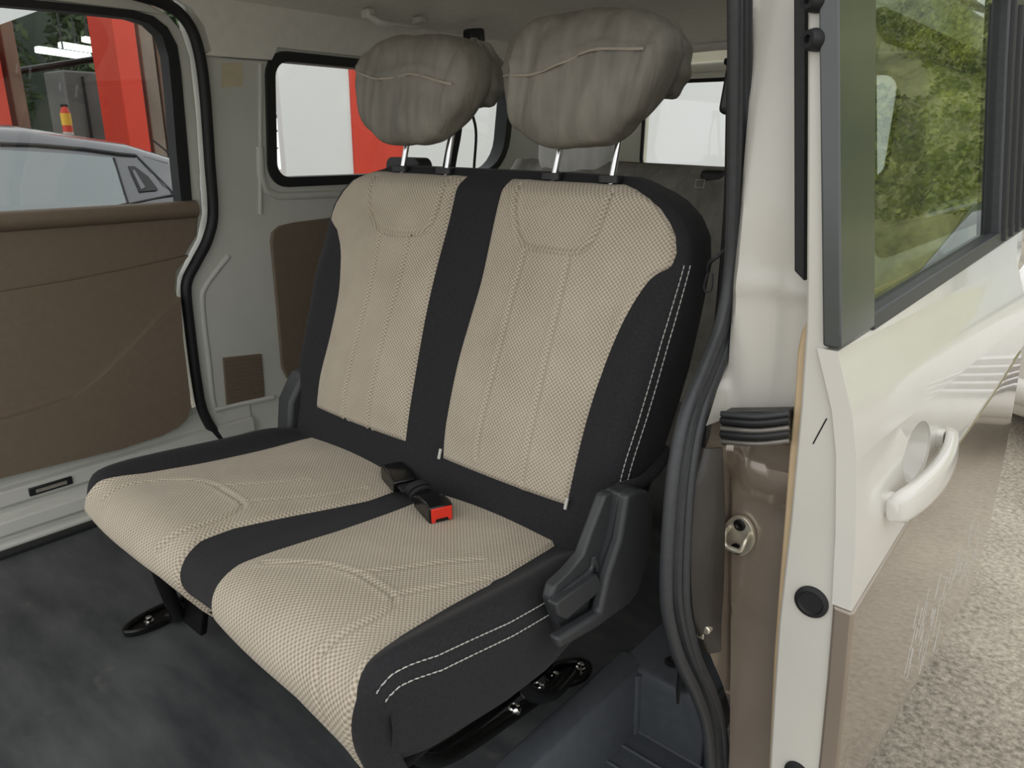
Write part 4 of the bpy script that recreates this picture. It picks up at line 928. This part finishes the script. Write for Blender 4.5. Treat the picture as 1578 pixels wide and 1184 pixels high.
def strip(mb, pts, wv, th):
    """flat webbing: pts list, wv width vector"""
    wv = Vector(wv); nrm = None; vs = []; m = len(pts)
    for i, p in enumerate(pts):
        p = Vector(p); t = (Vector(pts[min(i+1, m-1)])-Vector(pts[max(i-1, 0)])).normalized(); nr = t.cross(wv).normalized()*th
        vs += [p-wv/2-nr, p+wv/2-nr, p+wv/2+nr, p-wv/2+nr]
    fs = [(4*i+k, 4*i+(k+1) % 4, 4*i+4+(k+1) % 4, 4*i+4+k) for i in range(m-1) for k in range(4)]+[(0, 1, 2, 3), tuple(4*(m-1)+k for k in range(4))]
    mb.add(vs, fs)
sb = empty('seat_belt', (-0.93, 1.08, 1.1), 'black seat belt hanging in front of the far quarter window', 'seat belt')
mb = MB(); strip(mb, catmull([(-0.93, 1.065, 1.16), (-0.925, 1.045, 1.05), (-0.92, 1.0, 0.90), (-0.925, 0.96, 0.60), (-0.94, 0.95, 0.0)], 5), (0.012, 0.05, 0), 0.002); mb.build('webbing', M['webbing'], sb)
mb = MB(); mb.tube(catmull([(-0.93, 1.115, 1.15), (-0.925, 1.15, 1.06), (-0.925, 1.14, 0.93), (-0.92, 1.13, 0.84)], 6), 0.005, 8); mb.build('loose_webbing', M['webbing'], sb)
mb = MB(); mb.box((-0.935, 1.085, 1.165), (0.025, 0.06, 0.04)); mb.build('belt_guide', M['black'], sb, bevel=0.01, seg=3)
an = at(729, 56, 0, -0.92)
ao = empty('belt_anchor', tuple(an), 'small black seat belt anchor cover on the far headliner', 'belt anchor')
mb = MB(); mb.prism([(-0.035, 0.020), (0.03, 0.028), (0.036, -0.03), (0.0, -0.045), (-0.036, -0.02)], lambda u, v, d: (an.x-0.02+d, an.y+u, an.z+v), 0.0, 0.05); mb.build('cover', M['black'], ao, bevel=0.010, seg=3)
mb = MB(); mb.cyl((an.x+0.028, an.y+0.005, an.z-0.008), (an.x+0.034, an.y+0.005, an.z-0.008), 0.008, 14); mb.build('cover_plug', M['cover'], ao)
gh = empty('grab_handle', tuple(at(610, 35, 0, -0.93)), 'pale fold-down grab handle on the far side of the ceiling', 'handle')
q0 = at(572, 27, 0, -0.93); q1 = at(586, 35, 0, -0.90); q2 = at(612, 39, 0, -0.89); q3 = at(636, 42, 0, -0.90); q4 = at(650, 38, 0, -0.93)
mb = MB(); mb.tube(catmull([q0, q1, q2, q3, q4], 6), 0.010, 12, flat=1.3); mb.build('grip', M['inner_white'], gh)
for q in (q0, q4):
    mb = MB(); mb.box(q+Vector((-0.012, 0, 0.010)), (0.04, 0.035, 0.03)); mb.build('mount', M['inner_white'], gh, bevel=0.008, seg=3)
nb = empty('seat_belt', (0.50, 0.14, 0.9), 'black seat belt running down the near pillar beside the seal', 'seat belt')
pts = [at(1124, 95, 1, 0.22), at(1122, 200, 1, 0.22), at(1119, 320, 1, 0.21), at(1110, 440, 1, 0.20), at(1100, 540, 1, 0.20), at(1085, 660, 1, 0.2), (0.5, 0.2, 0.25), (0.5, 0.2, 0.0)]
mb = MB(); strip(mb, catmull(pts, 5), (0.020, -0.034, 0), 0.0025); mb.build('webbing', M['webbing'], nb)
p = at(1124, 110, 1, 0.23); mb = MB(); mb.prism([(-0.03, -0.06), (0.02, -0.07), (0.03, 0.02), (0.01, 0.05), (-0.02, 0.04)], lambda u, v, d: (p.x+u+0.015, p.y+d, p.z+v), 0.0, 0.04); mb.build('belt_guide', M['black'], nb, bevel=0.008, seg=3)
cord = MB(); cord.tube(catmull([at(1118, 386, 1, 0.16), at(1104, 396, 1, 0.15), at(1094, 405, 1, 0.16), at(1091, 418, 1, 0.18)], 6), 0.0035, 8)
cord.tube(catmull([at(1092, 418, 1, 0.18), at(1085, 440, 1, 0.18), at(1088, 450, 1, 0.18), at(1096, 446, 1, 0.18), at(1098, 422, 1, 0.18)], 6), 0.0018, 6)
tag(cord.build('tie_cord', M['cover']), 'thin dark cord with a wire hook tied beside the black pillar belt', 'cord')

# ================================================================== OUTSIDE
struct(plate([(-30, -12), (30, -12), (30, 30), (-30, 30)], [], lambda u, v, d: (u, v, GZ+d), -0.1, 0.0, 'ground', M['ground']))

def wheel(par, x, y, r, side, mt='rubber'):
    mb = MB(); mb.lathe([(r*0.62, -0.09), (r*0.96, -0.10), (r, -0.07), (r, 0.07), (r*0.96, 0.10), (r*0.62, 0.09)], (x, y, GZ+r), (1, 0, 0), 36); wv = mb.build('tyre', M['rubber'], par)
    mb = MB(); mb.lathe([(r*0.63, -0.085), (r*0.60, 0.06), (r*0.2, 0.085), (0.03, 0.09)], (x, y, GZ+r), (side, 0, 0), 30)
    mb.build('wheel_rim', M['zinc'], wv)
def loft(sections, name, mat, par, **k):
    n_ = len(sections[0]); mb = MB(); mb.grid(lambda i, j: sections[j][i], n_, len(sections), closed_u=True)
    mb.f += [tuple(range(n_)), tuple((len(sections)-1)*n_+i for i in range(n_))]
    return mb.build(name, mat, par, **k)

# grey hatchback parked beyond the far door
M['car_grey'] = pm('grey_car_paint', (92, 94, 98), 0.25, metal=0.3, coat=0.8, nscale=3, namt=0.02)
car = empty('parked_car', (-4.0, -0.6, GZ), 'grey hatchback parked outside the far door window', 'car')
CX, CW = -4.05, 1.72      # car centre line, width
def csec(y, zt, zb_, hw, r=0.18):
    return [Vector((CX+u, y, v)) for u, v in rrect(-hw, zb_, hw, zt, min(r, (zt-zb_)/2.2, hw/2), 5)]
body = [(-3.2, 0.10, -0.20, 0.70), (-3.05, 0.28, -0.28, 0.80), (-2.2, 0.48, -0.28, 0.86), (-1.2, 0.56, -0.28, 0.86), (0.0, 0.61, -0.28, 0.86), (0.9, 0.655, -0.28, 0.86), (1.35, 0.69, -0.26, 0.84), (1.62, 0.66, -0.18, 0.80), (1.74, 0.50, -0.10, 0.74)]
loft([csec(*b) for b in body], 'body', M['car_grey'], car, angle=60)
def cabin(y, zt, hwt, hwb, zb_): 
    return [Vector((CX+a, y, b)) for a, b in [(-hwb, zb_), (hwb, zb_), (hwb-0.02, zb_+0.06)]+[(lerp(hwb-0.02, hwt, t), lerp(zb_+0.06, zt-0.07, t)) for t in (0.33, 0.66, 1)]+[(hwt-0.03, zt-0.03), (hwt-0.10, zt-0.006), (hwt*0.5, zt+0.012), (0, zt+0.02), (-hwt*0.5, zt+0.012), (-hwt+0.10, zt-0.006), (-hwt+0.03, zt-0.03), (-hwt, zt-0.07), (-hwb+0.02, zb_+0.06)]]
cab = [(-1.75, 0.56, 0.62, 0.84, 0.45), (-1.25, 0.86, 0.60, 0.85, 0.5), (-0.75, 1.03, 0.62, 0.86, 0.52), (-0.1, 1.085, 0.64, 0.86, 0.55), (0.5, 1.062, 0.65, 0.86, 0.58), (1.0, 0.985, 0.66, 0.86, 0.60), (1.28, 0.90, 0.66, 0.85, 0.62), (1.62, 0.68, 0.70, 0.82, 0.60)]
cb = loft([cabin(*c) for c in cab], 'cabin', M['car_grey'], car, angle=50)
def cside(y, z):
    zt = interp([(c[0], c[1]) for c in cab], y)-0.07; zb_ = interp([(c[0], c[4]) for c in cab], y)+0.06; hwt = interp([(c[0], c[2]) for c in cab], y); hwb = interp([(c[0], c[3]) for c in cab], y)-0.02
    return CX+lerp(hwb, hwt, min(1.15, max(-0.2, (z-zb_)/(zt-zb_))))
mapc = lambda u, v, d: (cside(u, v)+d, u, v)
def conc(px, py):
    p = onx(px, py, cside, -3.3); return p.y, p.z
gwin = [(-1.35, 0.66), (-0.9, 0.88), (-0.2, 0.955)]+[conc(px, py) for px, py in [(0, 231), (60, 234), (120, 238), (172, 243), (182, 270), (190, 300), (196, 312)]]+[conc(150, 322), conc(60, 334), conc(0, 340)]
plate(gwin, [], mapc, -0.01, 0.006, 'side_window', M['dark_glass'], car, cu=frange(-1.2, 0.9, 0.1))
gq = [conc(px, py) for px, py in [(197, 256), (207, 256), (228, 272), (243, 292), (236, 294), (214, 296)]]
go = plate(gq, [], mapc, -0.01, 0.010, 'rear_door_handle', M['black'], car, bevel=0.004)
gq2 = [conc(px, py) for px, py in [(202, 262), (206, 262), (222, 288), (216, 292)]]
plate(gq2, [], mapc, 0.0, 0.014, 'handle_insert', M['car_grey'], go)
for pl, rad in (([(0, 222), (60, 224), (130, 230), (180, 237), (208, 240)], 0.010), ([(175, 244), (186, 280), (196, 312)], 0.007), ([(208, 238), (236, 266), (262, 292), (270, 304)], 0.004), ([(60, 334), (130, 326), (200, 314), (278, 298)], 0.006), ([(235, 216), (255, 232), (264, 243)], 0.005)):
    mb = MB(); mb.tube([Vector(mapc(*conc(px, py), 0.004)) for px, py in pl], rad, 8); mb.build('panel_trim', M['rubber'], car)
for y in (-2.35, 1.0):
    wheel(car, CX+0.80, y, 0.31, 1); wheel(car, CX-0.80, y, 0.31, -1)

# workshop facade behind the car: columns, posts, lamps, cabinet
wsx = -6.0
def column(px0, px1, pyb, name, label, mat, x, depth, cat='column', top=3.6, grp=None):
    a = at(px0, pyb, 0, x); b = at(px1, pyb, 0, x)
    mb = MB(); mb.box((x-depth/2, (a.y+b.y)/2, (top+GZ)/2), (depth, abs(b.y-a.y), top-GZ)); o = mb.build(name, mat, None, bevel=0.01); tag(o, label, cat, grp); return o
column(184, 217, 110, 'steel_column', 'broad red painted steel column outside beyond the grey car', M['red_column'], -6.0, 0.5)
column(-22, 4, 110, 'steel_column', 'red painted column at the left edge outside the far window', M['red_column'], -6.0, 0.5)
M['post_grey'] = pm('weathered_grey_post', (132, 124, 112), 0.8, nscale=4, namt=0.2)
M['post_brown'] = pm('weathered_brown_post', (122, 98, 84), 0.8, nscale=4, namt=0.25)
column(12, 33, 110, 'post', 'weathered brown post beside the left red column', M['post_brown'], -6.15, 0.2, 'post')
column(222, 242, 110, 'post', 'grey weathered post right of the broad red column', M['post_grey'], -6.2, 0.25, 'post')
column(245, 252, 110, 'post', 'narrow brown weathered post next to the grey post', M['post_brown'], -6.3, 0.2, 'post')
column(254, 264, 110, 'post', 'pale grey post just inside the edge of the far door window', M['post_grey'], -6.5, 0.25, 'post')
a = at(92, 108, 0, -7.5); b = at(150, 108, 0, -7.5)
mb = MB(); mb.box((-7.7, (a.y+b.y)/2, (a.z+GZ)/2), (0.5, b.y-a.y, a.z-GZ)); cbn = mb.build('cabinet', pm('dark_grey_cabinet', (92, 94, 92), 0.6, nscale=5, namt=0.1), None, bevel=0.02); tag(cbn, 'tall dark grey cabinet standing beyond the grey car', 'cabinet')
mb = MB(); mb.box((-7.44, (a.y+b.y)/2, (a.z+GZ)/2), (0.02, 0.02, a.z-GZ-0.1)); mb.build('door_gap', M['rubber'], cbn)
# fire extinguisher beside the cabinet
p = at(101, 178, 0, -7.2)
fe = empty('fire_extinguisher', (p.x, p.y, GZ), 'red fire extinguisher on a stand with yellow label beside the dark cabinet', 'fire extinguisher')
mb = MB(); mb.lathe([(0.040, 0.0), (0.044, 0.02), (0.044, 0.32), (0.03, 0.36), (0.02, 0.38)], (p.x, p.y, p.z-0.30), (0, 0, 1), 24); mb.build('cylinder', M['red_column'], fe)
mb = MB(); mb.lathe([(0.0455, 0.0), (0.0455, 0.11)], (p.x, p.y, p.z-0.09), (0, 0, 1), 24); mb.build('paper_label', pm('yellow_label', (228, 188, 60), 0.6), fe)
mb = MB(); mb.lathe([(0.0455, 0.0), (0.0455, 0.07)], (p.x, p.y, p.z-0.22), (0, 0, 1), 24); mb.build('paper_label', M['tag'], fe)
mb = MB(); mb.box((p.x, p.y, p.z+0.09), (0.03, 0.07, 0.03)); mb.build('valve', M['black'], fe, bevel=0.01)
mb = MB(); mb.box((p.x, p.y, (p.z-0.30+GZ)/2), (0.3, 0.3, p.z-0.30-GZ)); mb.build('stand', M['post_grey'], fe, bevel=0.01)
mb = MB(); mb.box((-14.0, 0.0, 1.8), (0.2, 15.0, 2*(1.8-GZ))); struct(mb.build('wall_workshop', pm('dark_green_wall', (58, 70, 60), 0.7, nscale=1.2, namt=0.3)))
# ceiling lamps in the workshop
M['lamp'] = emit('lamp_tube', (240, 255, 245), 2.5)
for k, (p0, p1) in enumerate((((56, 76), (138, 88)), ((92, 69), (142, 77)), ((128, 60), (142, 63)))):
    lx = (-8.2, -8.8, -9.4)[k]; a = at(*p0, 0, lx); b = at(*p1, 0, lx)
    mb = MB(); mb.box((a+b)/2, (0.12, (b-a).length, 0.06), (b-a).to_track_quat('Y', 'Z').to_matrix()); l = mb.build('tube_lamp', M['lamp'], None, bevel=0.01)
    tag(l, ['longest and lowest lit tube lamp hanging beyond the red column', 'middle lit tube lamp hanging beyond the red column', 'shortest and topmost lit tube lamp beside the red column'][k], 'lamp', 'workshop tube lamps')
    mb = MB(); mb.tube([(a+b)/2, (a+b)/2+Vector((0, 0, 2.0))], 0.01, 6); mb.build('lamp_cable', M['black'], l)
# overhead beam and soffit
a = at(40, 108, 0, -7.0); b = at(142, 92, 0, -7.0)
mb = MB(); mb.tube([a+(a-b)*0.4, b+(b-a)*0.2], 0.03, 8); bm_ = mb.build('pipe_rail', M['bolt_black'], None); tag(bm_, 'thin dark horizontal pipe running above the cabinet to the red column', 'pipe')
mb = MB(); mb.prism([at(-60, 36, 0, -5.2).yz[:], at(0, 38, 0, -5.2).yz[:], at(72, 12, 0, -5.2).yz[:], at(60, -30, 0, -5.2).yz[:], at(-60, -30, 0, -5.2).yz[:]], lambda u, v, d: (d, u, v), -5.9, -5.2)
sf_ = mb.build('white_soffit', M['board'], None); tag(sf_, 'white roof soffit outside at the top left corner', 'soffit')

# hoarding seen through the quarter window
hw_ = empty('hoarding', (-5.0, 5.0, GZ), 'tall white hoarding with a red band outside the quarter window', 'hoarding')
ya, yb_, yc, yd = 3.02, at(541, 180, 0, -5).y, at(622, 250, 0, -5).y, 19.0
for (y0, y1, mt, nm) in ((ya, yb_, 'board', 'white_board'), (yb_, yc, 'red_column', 'red_band'), (yc, yd, 'board', 'white_board')):
    mb = MB(); mb.box((-5.04, (y0+y1)/2, (2.6+GZ)/2), (0.08 if nm == 'white_board' else 0.12, y1-y0, 2.6-GZ)); mb.build(nm, M[mt], hw_, bevel=0.004)

# trees behind the workshop, hillside on the near side
def leaf_cloud(mb, cen_, rad, cnt, size, rnd):
    for _ in range(cnt):
        v = Vector((rnd.gauss(0, 1), rnd.gauss(0, 1), rnd.gauss(0, 1))).normalized()*rnd.random()**0.4
        p = Vector(cen_)+Vector((v.x*rad[0], v.y*rad[1], v.z*rad[2])); s_ = size*rnd.uniform(0.6, 1.4)
        a = Vector((rnd.gauss(0, 1), rnd.gauss(0, 1), rnd.gauss(0, 0.6))).normalized(); b = a.orthogonal().normalized()
        mb.add([p-a*s_, p+b*s_*0.45+Vector((0, 0, s_*0.15)), p+a*s_, p-b*s_*0.45+Vector((0, 0, s_*0.15))], [(0, 1, 2, 3)])
rnd = random.Random(5)
for k, (cy, cz, label) in enumerate(((1.5, 2.2, 'dark green leafy tree behind the workshop lamps'), (5.0, 2.0, 'dark green leafy tree behind the grey posts'))):
    t_ = empty('tree', (-11.0, cy, GZ), label, 'tree')
    mb = MB(); leaf_cloud(mb, (-11.0, cy, cz-0.3), (1.6, 1.6, 2.6), 9000, 0.08, rnd); mb.build('foliage', M['tree'], t_, smooth_=False, weld=False)
    mb = MB(); mb.tube([(-11, cy, GZ), (-11.05, cy+0.1, 1.0), (-11, cy, 2.6)], [0.14, 0.11, 0.06], 10); mb.build('trunk', M['post_brown'], t_)
def hz(x, y):
    t = max(0.0, (y-9.5+0.12*x)); return GZ+0.9*smooth(0, 0.5, t)+0.78*t+0.25*noise.noise(Vector((x*0.5, y*0.5, 0)))+0.1*noise.noise(Vector((x*2, y*2, 3)))*min(1, t)
mb = MB(); mb.grid(lambda i, j: (0.2+0.2*i, 9.0+0.2*j, hz(0.2+0.2*i, 9.0+0.2*j)), 70, 50)
hl = struct(mb.build('hillside', M['hill']))
mb = MB()
for _ in range(34000):
    x = rnd.uniform(0.4, 7.0); y = rnd.uniform(9.6, 17.5); dn = noise.noise(Vector((x*0.7, y*0.7, 9)))
    if dn < -0.25 and y > 10.8: continue
    z = hz(x, y); s_ = rnd.uniform(0.06, 0.15)*(1.0+0.5*max(0, dn)); az = rnd.uniform(0, 6.28); ti = rnd.uniform(0.2, 1.1)
    d_ = Vector((math.cos(az)*math.sin(ti), math.sin(az)*math.sin(ti), math.cos(ti))); sd_ = Vector((-math.sin(az), math.cos(az), 0))*s_*0.28
    p = Vector((x, y, z-0.02)); mb.add([p, p+d_*s_*0.55+sd_, p+d_*s_-Vector((0, 0, s_*0.2)), p+d_*s_*0.55-sd_], [(0, 1, 2, 3)])
gr = mb.build('hillside_plants', M['leaf'], None, smooth_=False, weld=False)
tag(gr, 'bushy green weeds covering the hillside mirrored in the door glass', 'plants', kind='stuff')
# white car parked further back on the near side
wc = empty('parked_car', (1.32, 5.2, GZ), 'white car parked behind at the right edge beyond the open door', 'car')
WX = 1.32
def wsec(y, zt, zb_, hw, r=0.16): return [Vector((WX+u, y, v)) for u, v in rrect(-hw, zb_, hw, zt, min(r, (zt-zb_)/2.2), 5)]
loft([wsec(*b) for b in [(3.25, 0.20, -0.20, 0.64), (3.32, 0.32, -0.24, 0.78), (3.6, 0.40, -0.26, 0.86), (4.4, 0.46, -0.26, 0.88), (5.4, 0.50, -0.26, 0.88), (7.2, 0.52, -0.26, 0.87), (7.5, 0.40, -0.2, 0.80)]], 'body', M['white'], wc, angle=60)
loft([[Vector((WX+a, y, b)) for a, b in rrect(-hb, 0.45, hb, zt, 0.12 if zt > 0.7 else 0.04, 5)] for y, zt, hb in [(4.6, 0.52, 0.78), (5.1, 0.74, 0.72), (5.5, 0.90, 0.68), (6.4, 0.92, 0.68), (7.1, 0.70, 0.74), (7.3, 0.55, 0.76)]], 'cabin', M['dark_glass'], wc, angle=60)
mb = MB()
for k in range(5): mb.tube(catmull([(WX-0.48, 3.26, 0.0+0.04*k), (WX, 3.20, 0.0+0.04*k), (WX+0.48, 3.26, 0.0+0.04*k)], 5), 0.014, 8)
mb.build('grille', M['chrome'], wc)
for s in (-1, 1):
    mb = MB(); mb.grid(lambda i, j: Vector((WX+s*(0.52+0.25*i/10), 3.245+0.010*i+0.06*(j/8)**2+0.02*(i/10)**2*4, 0.10+0.20*j/8)), 11, 9); h_ = mb.build('headlight', M['dark_glass'], wc)
    mb = MB()
    for k in range(6): mb.tube([(WX+s*(0.54+0.04*k), 3.235+0.018*k, 0.11), (WX+s*(0.54+0.04*k), 3.275+0.018*k, 0.27)], 0.008, 6)
    mb.build('headlight_rib', M['tag'], h_)
mb = MB(); mb.tube(catmull([(WX-0.74, 3.32, -0.10), (WX-0.4, 3.22, -0.10), (WX+0.4, 3.22, -0.10), (WX+0.74, 3.32, -0.10)], 5), 0.07, 10); mb.build('bumper', M['white'], wc)
for y in (4.05, 6.6):
    wheel(wc, WX-0.80, y, 0.30, -1); wheel(wc, WX+0.80, y, 0.30, 1)
